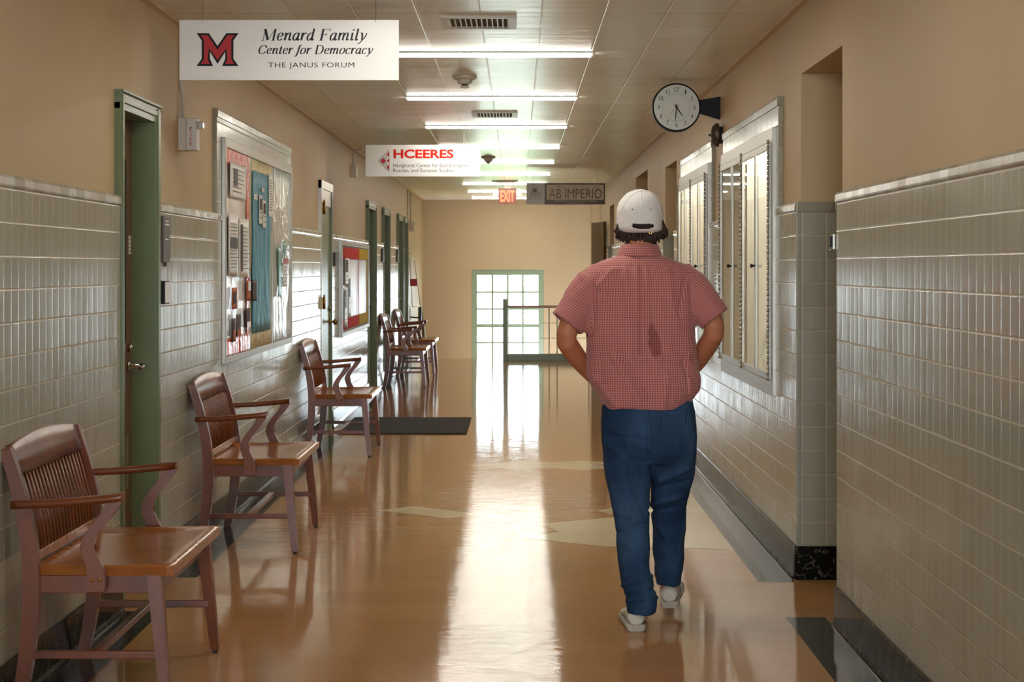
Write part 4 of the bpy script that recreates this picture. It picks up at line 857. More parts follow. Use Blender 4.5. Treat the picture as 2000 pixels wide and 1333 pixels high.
# ------------------------------------------------------------------ chairs
WCH = .92
def crom(pts, sub=6):
    P_ = [Vector(p) for p in pts]; out = []; n = len(P_)
    for i in range(n - 1):
        p0, p1, p2, p3 = P_[max(i - 1, 0)], P_[i], P_[i + 1], P_[min(i + 2, n - 1)]
        for j in range(sub):
            t_ = j / sub; out.append(.5 * ((2 * p1) + (-p0 + p2) * t_ + (2 * p0 - 5 * p1 + 4 * p2 - p3) * t_ ** 2 + (-p0 + 3 * p1 - 3 * p2 + p3) * t_ ** 3))
    return out + [P_[-1]]
def strip_prism(mb, front, back, y0, y1, key, bev=.004):
    mb.prism([(p.x, p.y) for p in front] + [(p.x, p.y) for p in reversed(back)], 1, y0, y1, key, bev)
def make_chair(loc, label):
    t = thing('armchair', (0, 0, 0), label, 'chair', 'wooden armchairs along the left wall')
    w2 = WCH / 2; k = 'chair_wood'
    # local x: 0 at the front feet, negative to the wall
    for s_ in (-1, 1):
        yc_ = s_ * (w2 - .015)
        path = crom([(-.502, 0), (-.475, .14), (-.456, .30), (-.452, .46), (-.470, .62), (-.508, .78), (-.540, .876)], 5)
        hw = [(.020 + .007 * sin(pi * min(1, i / (len(path) - 1) * 1.15))) for i in range(len(path))]
        fr = [Vector((p.x + h, p.y)) for p, h in zip(path, hw)]; bk = [Vector((p.x - h, p.y)) for p, h in zip(path, hw)]
        fr[-1].y += .004; m_ = MB(); strip_prism(m_, fr, bk, yc_ - .018, yc_ + .018, k); m_.build('rear_leg', parent=t)
        yf = s_ * w2
        m_ = MB(); top, bot = (-.045, s_ * (w2 - .022), .46), (0, yf, .012)
        R0 = [Vector((bot[0] + a * .017, bot[1] + b_ * .017, bot[2])) for a, b_ in ((-1, -1), (1, -1), (1, 1), (-1, 1))]
        R1 = [Vector((top[0] + a * .025, top[1] + b_ * .023, top[2])) for a, b_ in ((-1, -1), (1, -1), (1, 1), (-1, 1))]
        m_.rings([R0, R1], k, smooth=False); es = [e for e in m_.bm.edges]; bmesh.ops.bevel(m_.bm, geom=es, offset=.004, segments=2, affect='EDGES')
        m_.build('front_leg', parent=t)
        for (gx, gy) in ((0, yf), (-.502, yc_)):
            m_ = MB(); m_.lathe([(0, .010), (.012, .012)], (gx, gy, 0), (0, 0, 1), 'dark_grey', 12); m_.build('glide', parent=t)
        # arm
        ya = s_ * (w2 - .005)
        pt = crom([(-.515, .693), (-.36, .700), (-.22, .712), (-.165, .718), (-.145, .722)], 4)
        n_ = len(pt); m_ = MB(); rings_ = []
        for i, p in enumerate(pt):
            u = i / (n_ - 1); wd = .021 + .014 * u ** 1.5; yy = ya + s_ * (.010 * sin(pi * u)); th = .013
            rings_.append([Vector((p.x, yy + a * wd, p.y + b_ * th)) for a, b_ in ((-1, -.6), (-.8, -1), (.8, -1), (1, -.6), (1, .6), (.8, 1), (-.8, 1), (-1, .6))])
        m_.rings(rings_, k); m_.build('armrest', parent=t)
        pc = crom([(-.170, .708), (-.195, .665), (-.243, .605), (-.262, .555), (-.245, .505), (-.232, .47), (-.232, .405)], 5); n_ = len(pc)
        wv = [.026, .022, .020, .022, .025, .029, .029]
        hw = [wv[min(6, int(i / 5))] * (1 - (i / 5 % 1)) + wv[min(6, int(i / 5) + 1)] * (i / 5 % 1) for i in range(n_)]
        m_ = MB(); ys = s_ * (w2 + .006); strip_prism(m_, [Vector((p.x + h, p.y)) for p, h in zip(pc, hw)], [Vector((p.x - h, p.y)) for p, h in zip(pc, hw)], ys - .013, ys + .013, k, .003); sup = m_.build('arm_support', parent=t)
        for dx in (-.017, .017):
            m_ = MB(); m_.lathe([(0, .008), (.004, .007), (.005, 0)], (-.232 + dx * .8, ys + s_ * .0135, .448 + dx * .1), (0, s_, 0), 'seat_wood', 12); o_ = m_.build('peg', parent=None); o_.parent = sup
        m_ = MB(); m_.box(-.478, -.020, s_ * (w2 - .02) - .009, s_ * (w2 - .02) + .009, .178, .205, k, bev=.003); m_.build('side_stretcher', parent=t)
        m_ = MB(); m_.box(-.45, -.04, s_ * (w2 - .035) - .010, s_ * (w2 - .035) + .010, .395, .455, k, bev=.002); m_.build('side_apron', parent=t)
    m_ = MB(); m_.box(-.262, -.232, -w2 + .03, w2 - .03, .180, .203, k, bev=.003); m_.build('cross_stretcher', parent=t)
    m_ = MB(); m_.box(-.052, -.030, -w2 + .045, w2 - .045, .395, .455, k, bev=.002); m_.build('front_apron', parent=t)
    # seat, dished
    m_ = MB(); nx_, ny_ = 22, 30; T = []; B = []
    for i in range(nx_ + 1):
        u = i / nx_; rt = []; rb = []
        for j in range(ny_ + 1):
            v = j / ny_ * 2 - 1; x = -.475 + .495 * u; hw_ = (w2 + .004 - .03 * (1 - u)) ; y_ = v * hw_
            if u > .93: y_ *= 1 - .012 * ((u - .93) / .07) ** 2
            e = min(1, (1 - abs(v)) / .22) * min(1, u / .12 + .2) * min(1, (1 - u) / .45)
            e = e * e * (3 - 2 * e); dish = .019 * e * (1 - .35 * exp(-(v / .16) ** 2) * max(0, (u - .35) / .65))
            zt_ = .492 - dish - (.006 if u in (0, 1) or abs(v) == 1 else 0); rt.append(m_.bm.verts.new((x, y_, zt_))); rb.append(m_.bm.verts.new((x, y_ * .992, .456)))
        T.append(rt); B.append(rb)
    for i in range(nx_):
        for j in range(ny_):
            m_.face([T[i][j], T[i][j + 1], T[i + 1][j + 1], T[i + 1][j]], 'seat_wood', True); m_.face([B[i][j], B[i + 1][j], B[i + 1][j + 1], B[i][j + 1]], 'seat_wood')
    for i in range(nx_): m_.face([T[i][0], T[i + 1][0], B[i + 1][0], B[i][0]], 'seat_wood'); m_.face([T[i][ny_], B[i][ny_], B[i + 1][ny_], T[i + 1][ny_]], 'seat_wood')
    for j in range(ny_): m_.face([T[0][j], B[0][j], B[0][j + 1], T[0][j + 1]], 'seat_wood'); m_.face([T[nx_][j], T[nx_][j + 1], B[nx_][j + 1], B[nx_][j]], 'seat_wood')
    m_.build('seat', parent=t)
    # crest rail: board following the back line, slightly bowed, arched top
    def backx(z): return -.470 - .072 * ((z - .62) / .27)
    wi = w2 - .033; m_ = MB(); n_ = 20; RR = []
    for j in range(n_ + 1):
        v = j / n_ * 2 - 1; y_ = v * wi; zt_ = .882 + .026 * (1 - v * v); zb_ = .785; bow = -.004 * (1 - v * v)
        RR.append([Vector((backx(z_) + bow + d, y_, z_)) for z_, d in ((zb_, -.010), (zb_, .010), (.84, .010), (zt_ - .003, .010), (zt_, .004), (zt_, -.008), (.84, -.010))])
    m_.rings(RR, k); m_.build('crest_rail', parent=t)
    m_ = MB(); m_.box(-.470, -.448, -wi, wi, .492, .525, 'seat_wood', bev=.003); m_.build('lower_back_rail', parent=t)
    NS = 19
    for j in range(NS):
        v = (j + .5) / NS * 2 - 1; y_ = v * (wi - .012); b_ = -.004 * (1 - v * v)
        m_ = MB(); m_.tube([(-.459, y_, .520), (-.466 + b_ * .5, y_, .62), (backx(.79) + b_, y_, .792)], .0088, k, 8, flat=.62); m_.build('spindle', parent=t)
    t.location = loc
    return t
ch0 = make_chair((-1.162, 6.23, 0), 'nearest wooden armchair, cut by the left edge of the picture')
for (x, y, lab) in ((-1.150, 9.46, 'wooden armchair below the left side of the large notice case, second from the camera'), (-1.156, 14.04, 'wooden armchair before the brass-hinged green door, third from the camera'), (-1.142, 21.85, 'wooden armchair between the third and fourth left doors, fourth from the camera'), (-1.147, 24.3, 'farthest wooden armchair along the left wall')):
    c = copy_tree(ch0); c.location = (x, y, 0); c['label'] = lab

#PERSON#
# ------------------------------------------------------------------ the walking man seen from behind
PT = 7.30                                  # distance of the torso
def make_cloth_mats():
    m = N('check_shirt'); at = m.n('ShaderNodeAttribute', attribute_name='weave'); p = m.xyz(at.outputs['Vector'])
    per = .0098
    def line(c):
        f = m.math('FRACT', m.math('DIVIDE', c, per)); d = m.math('ABSOLUTE', m.math('SUBTRACT', f, .5)); return m.ramp(d, .30, .20)
    lu, lv = line(p[0]), line(p[1])
    base = m.mix(m.noise(m.obj(), 5, 3), rgb(176, 78, 78), rgb(158, 66, 68))
    c = m.mix(m.math('MULTIPLY', lu, .34), base, rgb(238, 190, 182)); c = m.mix(m.math('MULTIPLY', lv, .34), c, rgb(238, 190, 182))
    # dark patch low on the back
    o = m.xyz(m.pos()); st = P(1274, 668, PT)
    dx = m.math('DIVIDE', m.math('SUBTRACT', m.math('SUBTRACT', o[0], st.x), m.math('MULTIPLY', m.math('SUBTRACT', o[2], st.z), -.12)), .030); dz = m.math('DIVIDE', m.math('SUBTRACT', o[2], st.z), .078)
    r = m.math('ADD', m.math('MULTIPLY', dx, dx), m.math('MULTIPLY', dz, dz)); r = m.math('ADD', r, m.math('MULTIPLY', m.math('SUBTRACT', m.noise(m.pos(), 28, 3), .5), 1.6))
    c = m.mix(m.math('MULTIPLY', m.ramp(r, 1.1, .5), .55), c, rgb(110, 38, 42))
    m.l(c, m.b.inputs['Base Color']); m.b.inputs['Roughness'].default_value = .8; m.b.inputs['Sheen Weight'].default_value = .25; m.b.inputs['Specular IOR Level'].default_value = .2
    m.l(m.bump(m.noise(m.obj(), 90, 3), .0012), m.b.inputs['Normal']); MATS['shirt'] = m.m
    m = N('denim'); o = m.obj(); n1 = m.noise(m.scl(o, (1, 1, .5)), 7, 4); n2 = m.noise(m.scl(o, (1, 1, .12)), 160, 3)
    c = m.mix(m.ramp(n1, .35, .7), rgb(38, 62, 92), rgb(64, 94, 126)); c = m.mix(m.math('MULTIPLY', n2, .35), c, rgb(24, 52, 88))
    m.l(c, m.b.inputs['Base Color']); m.b.inputs['Roughness'].default_value = .85; m.b.inputs['Specular IOR Level'].default_value = .15; m.l(m.bump(n2, .0015), m.b.inputs['Normal']); MATS['denim'] = m.m
    m = N('skin'); o = m.obj(); m.l(m.mix(m.noise(o, 14, 3), rgb(206, 140, 104), rgb(192, 118, 84)), m.b.inputs['Base Color']); m.b.inputs['Roughness'].default_value = .5
    m.b.inputs['Subsurface Weight'].default_value = .08; m.b.inputs['Subsurface Radius'].default_value = (.01, .004, .002); MATS['skin'] = m.m
    m = N('hair'); o = m.obj(); n1 = m.noise(m.scl(o, (8, 8, 1)), 40, 3); m.l(m.mix(n1, rgb(30, 18, 13), rgb(70, 42, 26)), m.b.inputs['Base Color']); m.b.inputs['Roughness'].default_value = .45; m.l(m.bump(n1, .004), m.b.inputs['Normal']); MATS['hair'] = m.m
    plain('cap_cloth', rgb(250, 248, 244), .85, spec=.2, noise_amt=.03, bump=.002); plain('stitch', rgb(150, 130, 100), .7); plain('stitch_blue', rgb(96, 124, 150), .7)
    plain('shoe_leather', rgb(226, 220, 206), .55, noise_amt=.06, noise_scale=30, bump=.001); plain('shoe_sole', rgb(206, 198, 180), .7, noise_amt=.15, noise_scale=20); plain('eye_white', rgb(235, 235, 230), .2)
make_cloth_mats()
def remeshed(mb, name, voxel, smooth=6, key='skin'):
    bmesh.ops.recalc_face_normals(mb.bm, faces=mb.bm.faces)
    me = bpy.data.meshes.new('tmp'); mb.bm.to_mesh(me); mb.bm.free(); o = bpy.data.objects.new('tmp', me); COL.objects.link(o)
    r = o.modifiers.new('r', 'REMESH'); r.mode = 'VOXEL'; r.voxel_size = voxel; r.use_smooth_shade = True
    if smooth: s = o.modifiers.new('s', 'SMOOTH'); s.factor = .6; s.iterations = smooth
    out = bpy.data.meshes.new_from_object(o.evaluated_get(bpy.context.evaluated_depsgraph_get())); bpy.data.objects.remove(o); bpy.data.meshes.remove(me)
    out.name = name; out.materials.clear(); out.materials.append(MATS[key])
    for p in out.polygons: p.use_smooth = True
    return out
def ell(c, rx, ry, n=28, ex=2.0, rot=0.0):
    out = []
    for k in range(n):
        a = 2 * pi * k / n; x = abs(cos(a)) ** (2 / ex) * (1 if cos(a) >= 0 else -1) * rx; y = abs(sin(a)) ** (2 / ex) * (1 if sin(a) >= 0 else -1) * ry
        out.append(Vector((c[0] + x * cos(rot) - y * sin(rot), c[1] + x * sin(rot) + y * cos(rot), c[2])))
    return out
def pxring(py, xl, xr, Y, ry, ex=2.3):
    a, b = P(xl, py, Y), P(xr, py, Y); return ell(((a.x + b.x) / 2, Y, a.z), (b.x - a.x) / 2, ry, ex=ex)
def sdist(p, a, b):
    ab = b - a; t_ = max(0, min(1, (p - a).dot(ab) / ab.length_squared)); return (p - a - ab * t_).length, t_
def displace(me, fn):
    nr = [v.normal.copy() for v in me.vertices]
    for v, n_ in zip(me.vertices, nr): v.co = v.co + n_ * fn(v.co, n_)
    me.update()
foot = P(1240, 1235, 7.07)
man = thing('person', (foot.x, 7.25, 0), 'person walking away in red checked short-sleeved shirt, blue jeans and white cap', 'person')
def addpart(name, me, parent=man, sub=0, solid=0):
    o = bpy.data.objects.new(name, me); COL.objects.link(o); setpar(o, parent) if parent.type == 'EMPTY' else setattr(o, 'parent', parent)
    if solid: s = o.modifiers.new('t', 'SOLIDIFY'); s.thickness = solid; s.offset = -1
    if sub: s = o.modifiers.new('d', 'SUBSURF'); s.levels = s.render_levels = sub
    return o
# --- body: one continuous surface from head to fingertips
b = MB()
hc = P(1251, 428, 7.345)
HP = [(-.118, .052, .055, .02), (-.10, .056, .070, .022), (-.075, .062, .085, .012), (-.05, .068, .090, .006), (-.02, .073, .094, 0), (.01, .076, .096, 0), (.04, .074, .094, -.002), (.07, .062, .080, -.004), (.09, .040, .055, -.004), (.098, .014, .02, -.004)]
b.rings([ell((hc.x, hc.y + dy, hc.z + dz), rx, ry) for dz, rx, ry, dy in HP])
b.tube([(hc.x, hc.y + .088, hc.z + .01), (hc.x, hc.y + .112, hc.z - .028), (hc.x, hc.y + .104, hc.z - .036)], [.009, .014, .010])      # nose
b.tube([(hc.x - .022, hc.y + .088, hc.z - .062), (hc.x, hc.y + .096, hc.z - .062), (hc.x + .022, hc.y + .088, hc.z - .062)], [.005, .009, .005])  # lips
b.tube([(hc.x, hc.y + .07, hc.z - .10), (hc.x, hc.y + .08, hc.z - .108)], [.022, .018])
for s_ in (-1, 1):
    b.tube([(hc.x + s_ * .074, hc.y - .004, hc.z + .022), (hc.x + s_ * .086, hc.y - .014, hc.z + .006), (hc.x + s_ * .078, hc.y - .002, hc.z - .030)], [.012, .016, .008], flat=.6)   # ears
    b.tube([(hc.x + s_ * .015, hc.y + .087, hc.z + .022), (hc.x + s_ * .045, hc.y + .078, hc.z + .022)], [.009, .007])
b.tube([P(1250, 520, 7.31), P(1250, 490, 7.31), P(1250, 462, 7.335)], [(.066, .066), (.058, .058), (.058, .060)], n=20)
b.rings([pxring(py, xl + 14, xr - 14, 7.30, ry - .018) for py, xl, xr, ry in ((505, 1190, 1312, .07), (530, 1148, 1354, .09), (570, 1140, 1360, .105), (640, 1148, 1354, .115), (720, 1160, 1345, .115), (800, 1178, 1352, .12), (850, 1180, 1352, .125))])
for s_, L in ((-1, ((1166, 545, 7.30, .052), (1140, 585, 7.29, .050), (1115, 628, 7.27, .046), (1106, 655, 7.255, .043), (1106, 668, 7.26, .043), (1122, 692, 7.32, .043), (1142, 718, 7.385, .036), (1158, 738, 7.43, .028), (1166, 746, 7.45, .026))),
              (1, ((1338, 545, 7.30, .052), (1365, 582, 7.29, .050), (1389, 618, 7.27, .046), (1395, 640, 7.255, .042), (1395, 652, 7.26, .042), (1379, 680, 7.32, .043), (1362, 708, 7.385, .036), (1346, 731, 7.43, .028), (1338, 742, 7.45, .026)))):
    b.tube([P(x, y, Y) for x, y, Y, r in L], [r for *_, r in L], n=20)
    w_ = P(*L[-1][:3]); fwd = Vector((-s_ * .55, .25, -.78)).normalized(); side = Vector((-s_ * .35, .75, .25)); side = (side - fwd * side.dot(fwd)).normalized(); nm = fwd.cross(side)
    palm = [w_ - fwd * .01, w_ + fwd * .03, w_ + fwd * .075, w_ + fwd * .088]
    b.tube(palm, [(.027, .016), (.036, .016), (.040, .014), (.036, .010)], n=16, up=tuple(side))
    for k, (off, ln) in enumerate(((-.029, .058), (-.010, .070), (.010, .074), (.029, .066))):
        st_ = w_ + fwd * .078 + side * off; c1 = st_ + fwd * ln * .45 - nm * s_ * -.004; c2 = c1 + (fwd * .8 + nm * s_ * .35).normalized() * ln * .3; c3 = c2 + (fwd * .6 + nm * s_ * .6).normalized() * ln * .25
        b.tube([st_ - fwd * .015, c1, c2, c3], [.0095, .009, .0085, .007], n=10)
    st_ = w_ + fwd * .02 + side * .028; b.tube([st_, st_ + (side * .7 + fwd * .6) * .035, st_ + (side * .6 + fwd * .9) * .065], [.013, .011, .008], n=10)
LEG = {-1: ((850, 1222, 7.29, .082), (960, 1230, 7.27, .068), (1050, 1238, 7.22, .052), (1120, 1243, 7.17, .044), (1190, 1246, 7.13, .034), (1205, 1244, 7.13, .034)),
       1: ((850, 1312, 7.30, .082), (960, 1308, 7.37, .068), (1020, 1306, 7.42, .050), (1100, 1306, 7.46, .044), (1150, 1306, 7.455, .034), (1162, 1306, 7.455, .034))}
for s_, L in LEG.items(): b.tube([P(x, y, Y) for y, x, Y, r in L], [r for *_, r in L], n=18)
me = remeshed(b, 'body', .0065, 3); body = addpart('body', me)
for s_ in (-1, 1):
    m_ = MB(); m_.lathe([(-.011, .001), (-.008, .008), (0, .0115), (.008, .008), (.011, .001)], (hc.x + s_ * .031, hc.y + .080, hc.z + .004), (0, 1, 0), 'eye_white', 16); m_.lathe([(.0100, .005), (.0118, .004)], (hc.x + s_ * .031, hc.y + .080, hc.z + .004), (0, 1, 0), 'black', 12); m_.build('eye', parent=man)
# --- shirt
b = MB()
SH = [(499, 1211, 1289, .060), (505, 1190, 1308, .074), (512, 1170, 1330, .088), (520, 1153, 1345, .100), (532, 1143, 1356, .112), (550, 1139, 1362, .122), (580, 1141, 1360, .130), (620, 1144, 1357, .134), (660, 1144, 1357, .134), (700, 1143, 1361, .134), (735, 1146, 1368, .138), (760, 1158, 1368, .142), (776, 1168, 1356, .143), (789, 1175, 1346, .142), (798, 1178, 1342, .140)]
b.rings([pxring(py, xl, xr, PT, ry, 2.5) for py, xl, xr, ry in SH])
SLV = {}
for s_, L in ((-1, ((1180, 540, 7.30, .078, .078), (1158, 560, 7.30, .090, .082), (1136, 590, 7.29, .090, .080), (1119, 617, 7.28, .084, .076), (1106, 634, 7.275, .082, .075))),
              (1, ((1322, 540, 7.30, .078, .078), (1346, 560, 7.30, .084, .082), (1368, 588, 7.29, .080, .080), (1384, 610, 7.28, .074, .076), (1396, 625, 7.275, .072, .075)))):
    pts = [P(x, y, Y) for x, y, Y, *_ in L]; ax = (pts[-1] - pts[1]).normalized(); up = Vector((0, 1, 0)).cross(ax)
    b.tube(pts, [(a * .95, c) for *_, a, c in L], n=26, up=tuple(up)); SLV[s_] = (pts[0], pts[-1], ax)
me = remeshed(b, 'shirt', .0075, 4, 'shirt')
def seg(x0, y0, x1, y1): a, c = P(x0, y0, PT), P(x1, y1, PT); return Vector((a.x, a.z)), Vector((c.x, c.z))
FOLD = [(seg(1240, 522, 1238, 690), .010, .006), (seg(1258, 522, 1262, 640), .010, .005), (seg(1249, 522, 1249, 690), .006, -.007), (seg(1215, 524, 1226, 620), .014, .004), (seg(1195, 526, 1165, 560), .010, .006), (seg(1210, 528, 1180, 572), .010, -.004),
        (seg(1205, 680, 1256, 776), .008, -.008), (seg(1192, 690, 1244, 784), .012, .006), (seg(1285, 690, 1262, 780), .010, .004), (seg(1300, 530, 1318, 640), .014, .004), (seg(1335, 545, 1322, 610), .009, -.005), (seg(1160, 560, 1156, 640), .009, -.006), (seg(1345, 560, 1350, 650), .009, -.006),
        (seg(1155, 735, 1200, 790), .012, .006), (seg(1170, 700, 1168, 780), .012, -.005), (seg(1330, 700, 1352, 780), .010, -.007), (seg(1345, 690, 1364, 770), .010, .006), (seg(1300, 730, 1290, 792), .010, .004), (seg(1150, 521, 1348, 518), .004, -.0035), (seg(1230, 700, 1350, 690), .02, .003)]
def shirt_fold(co, n_):
    back = max(0.0, -n_.y); q2 = Vector((co.x, co.z)); d = 0
    insl = [s_ for s_ in (-1, 1) if (co - SLV[s_][0]).dot(SLV[s_][2]) > .045 and (co.x - 1.0 * P(1250, 600, PT).x) * s_ > .20]
    if not insl:
        for (a, c), w_, amp in FOLD:
            dd, _ = sdist(q2, a, c); d += 1.7 * amp * exp(-(dd / w_) ** 2) * (.3 + .7 * back)
        low = max(0, min(1, (1.25 - co.z) / .25)); d += (.004 + .007 * low) * noise.noise(Vector((co.x * 13, co.y * 9, co.z * 4.5)))
        d += .004 * noise.noise(Vector((co.x * 22 + co.z * 9, co.y * 20, co.z * 12)))
    else:
        s_ = insl[0]; o_, e_, ax = SLV[s_]; r = co - o_; t_ = r.dot(ax); q = r - ax * t_
        d += .007 * noise.noise(Vector((q.x * 14, q.y * 14, q.z * 14 + t_ * 4))) + .003 * noise.noise(co * 30)
        for k in range(3): d += .0035 * exp(-((t_ - .175 - .0 * k) / .004) ** 2) * (-.6 if k == 0 else 0)
    return d
bm = bmesh.new(); bm.from_mesh(me); bm.normal_update(); zh = P(0, 798, PT).z; kill = []
for f in bm.faces:
    c = f.calc_center_median()
    if f.normal.z < -.6 and c.z < zh + .012: kill.append(f); continue
    if f.normal.z > .5 and c.z > P(0, 503, PT).z and abs(c.x - P(1250, 0, PT).x) < .075 and abs(c.y - 7.31) < .055: kill.append(f); continue
    for s_ in (-1, 1):
        o_, e_, ax = SLV[s_]
        if f.normal.dot(ax) > .6 and (c - e_).dot(ax) > -.016 and (c - e_).length < .1: kill.append(f); break
bmesh.ops.delete(bm, geom=kill, context='FACES'); bm.to_mesh(me); bm.free()
displace(me, shirt_fold)
at = me.attributes.new('weave', 'FLOAT_VECTOR', 'POINT'); tc = P(1250, 600, PT)
for v in me.vertices:
    co = v.co; s_ = -1 if co.x < tc.x else 1; o_, e_, ax = SLV[s_]; r = co - o_; t_ = r.dot(ax)
    arm = t_ > .035 and abs(co.x - tc.x) > .205 + max(0, (co.z - 1.42)) * .15 and co.z > P(0, 665, PT).z
    if arm:
        q = r - ax * t_; u_ = Vector((0, 1, 0)).cross(ax).normalized(); at.data[v.index].vector = (math.atan2(q.dot(u_), -q.y) * .078, t_, 0)
    else:
        at.data[v.index].vector = (math.atan2(co.x - tc.x, -(co.y - tc.y) + .12) * .25, co.z, 0)
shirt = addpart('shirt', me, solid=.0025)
# collar: stand and folded leaf round the neck
b = MB(); cc = P(1249, 500, 7.315); R = []; n_ = 40
prof = [(.000, .072), (.020, .071), (.048, .068), (.052, .071), (.050, .075), (.030, .083), (.004, .095), (.001, .094), (.020, .080), (.040, .073)]
for k in range(n_ + 1):
    a = -pi / 2 + (k / n_ - .5) * 2 * pi * .93; fr = max(0, sin(a)); R.append([Vector((cc.x + cos(a) * r * 1.05, cc.y + sin(a) * r * .95, cc.z - .004 + z - .030 * fr - (.012 if i in (6, 7) and abs(cos(a)) > .75 else 0))) for i, (z, r) in enumerate(prof)])
b.rings(R, 'shirt'); co_ = b.build('collar'); co_.parent = shirt
at = co_.data.attributes.new('weave', 'FLOAT_VECTOR', 'POINT')
for v in co_.data.vertices: at.data[v.index].vector = (math.atan2(v.co.x - cc.x, -(v.co.y - cc.y)) * .09, v.co.z, 0)
for p_ in co_.data.polygons: p_.use_smooth = True
# --- jeans
b = MB()
b.rings([pxring(py, xl, xr, 7.29, ry, 2.3) for py, xl, xr, ry in ((770, 1180, 1350, .115), (800, 1175, 1356, .125), (830, 1173, 1360, .137), (860, 1174, 1361, .138), (885, 1177, 1361, .120), (905, 1182, 1356, .085))])
JL = {-1: ((850, 1175, 1268, 7.29, .112), (890, 1177, 1270, 7.285, .108), (930, 1181, 1271, 7.275, .100), (970, 1191, 1270, 7.26, .094), (1000, 1198, 1270, 7.24, .090), (1040, 1204, 1268, 7.215, .084), (1080, 1206, 1268, 7.19, .080), (1120, 1210, 1271, 7.165, .078), (1150, 1216, 1280, 7.15, .080), (1175, 1221, 1284, 7.14, .084), (1196, 1222, 1279, 7.135, .084)),
      1: ((850, 1268, 1361, 7.29, .112), (890, 1268, 1360, 7.31, .108), (930, 1270, 1357, 7.345, .100), (960, 1271, 1348, 7.375, .094), (990, 1272, 1340, 7.405, .088), (1020, 1273, 1338, 7.43, .084), (1060, 1275, 1337, 7.455, .080), (1100, 1278, 1334, 7.465, .077), (1125, 1279, 1331, 7.46, .076), (1143, 1281, 1327, 7.455, .072))}
for s_, L in JL.items(): b.rings([pxring(py, xl, xr, Y, ry, 2.15) for py, xl, xr, Y, ry in L])
me = remeshed(b, 'jeans', .007, 3, 'denim')
JF = [(seg(1188, 850, 1262, 862), .010, -.006), (seg(1200, 840, 1265, 880), .012, .005), (seg(1190, 870, 1245, 925), .012, .005), (seg(1268, 800, 1269, 900), .006, -.007), (seg(1290, 940, 1345, 915), .012, .008), (seg(1280, 955, 1345, 940), .008, -.007), (seg(1275, 985, 1335, 970), .010, .008), (seg(1272, 997, 1330, 990), .007, -.007), (seg(1285, 1030, 1320, 1080), .010, .005),
      (seg(1205, 1000, 1260, 1020), .010, .005), (seg(1208, 1040, 1262, 1022), .008, -.006), (seg(1215, 1060, 1260, 1095), .010, .004), (seg(1215, 1145, 1275, 1125), .008, .006), (seg(1222, 1165, 1280, 1150), .007, -.007), (seg(1225, 1175, 1282, 1168), .007, .006), (seg(1228, 1120, 1262, 1100), .008, -.004), (seg(1225, 920, 1255, 1000), .012, -.004), (seg(1290, 1100, 1325, 1120), .007, .005)]
def jean_fold(co, n_):
    q2 = Vector((co.x, co.z)); sc2 = PT / co.y; q2 = Vector((co.x * sc2, H + (co.z - H) * sc2)); d = 0
    for (a, c), w_, amp in JF:
        dd, _ = sdist(q2, a, c); d += 1.4 * amp * exp(-(dd / w_) ** 2)
    low = max(0, min(1, (.75 - co.z) / .5)); return d + (.003 + .004 * low) * noise.noise(Vector((co.x * 12, co.y * 12, co.z * (9 + 8 * low)))) + .0025 * noise.noise(co * 34)
displace(me, jean_fold)
bvj = BVHTree.FromPolygons([v.co for v in me.vertices], [list(p.vertices) for p in me.polygons])
jeans = addpart('jeans', me)
def proj(bv, px, py, off=.002):
    d = Vector(((px - VX) / F, 1, -(py - VY) / F)).normalized(); o0 = Vector((0, 0, H)) + d * 6; h, n_, i, t_ = bv.ray_cast(o0, d, 4); return (h - d * off) if h else P(px, py, 7.2)
def patch(name, quad, key, parent, bv, off=.003, n=8):
    b_ = MB(); (x0, y0), (x1, y1), (x2, y2), (x3, y3) = quad; G = []
    for j in range(n + 1):
        v = j / n; G.append([(proj(bv, (x0 * (1 - u) + x1 * u) * (1 - v) + (x3 * (1 - u) + x2 * u) * v, (y0 * (1 - u) + y1 * u) * (1 - v) + (y3 * (1 - u) + y2 * u) * v + (5 * (1 - abs(2 * u - 1)) * v if n == 8 else 0), off)) for u in [i / n for i in range(n + 1)]])
    T = [[b_.bm.verts.new(p) for p in r] for r in G]; B_ = [[b_.bm.verts.new(p + Vector((0, .004, 0))) for p in r] for r in G]
    for j in range(n):
        for i in range(n): b_.face([T[j][i], T[j][i + 1], T[j + 1][i + 1], T[j + 1][i]], key, True); b_.face([B_[j][i], B_[j + 1][i], B_[j + 1][i + 1], B_[j][i + 1]], key)
    for i in range(n): b_.face([T[0][i], B_[0][i], B_[0][i + 1], T[0][i + 1]], key); b_.face([T[n][i], T[n][i + 1], B_[n][i + 1], B_[n][i]], key)
    for j in range(n): b_.face([T[j][0], T[j + 1][0], B_[j + 1][0], B_[j][0]], key); b_.face([T[j][n], B_[j][n], B_[j + 1][n], T[j + 1][n]], key)
    o_ = b_.build(name); o_.parent = parent; return o_
patch('back_pocket', [(1183, 800), (1224, 802), (1221, 832), (1182, 828)], 'denim', jeans, bvj); patch('back_pocket', [(1294, 802), (1344, 800), (1340, 829), (1296, 834)], 'denim', jeans, bvj)
b = MB()
def stitch(pts, r=.0007, key='stitch_blue', n=14):
    for a, c in zip(pts, pts[1:]):
        L = [proj(bvj, a[0] + (c[0] - a[0]) * k / n, a[1] + (c[1] - a[1]) * k / n, .0045) for k in range(n + 1)]; b.tube(L, r, key, 5)
for L in ([(1182, 826), (1203, 836), (1221, 831), (1224, 803)], [(1296, 803), (1296, 833), (1318, 837), (1341, 828)], [(1264, 802), (1266, 830), (1269, 880)]): stitch(L)
o_ = b.build('stitching'); o_.parent = jeans
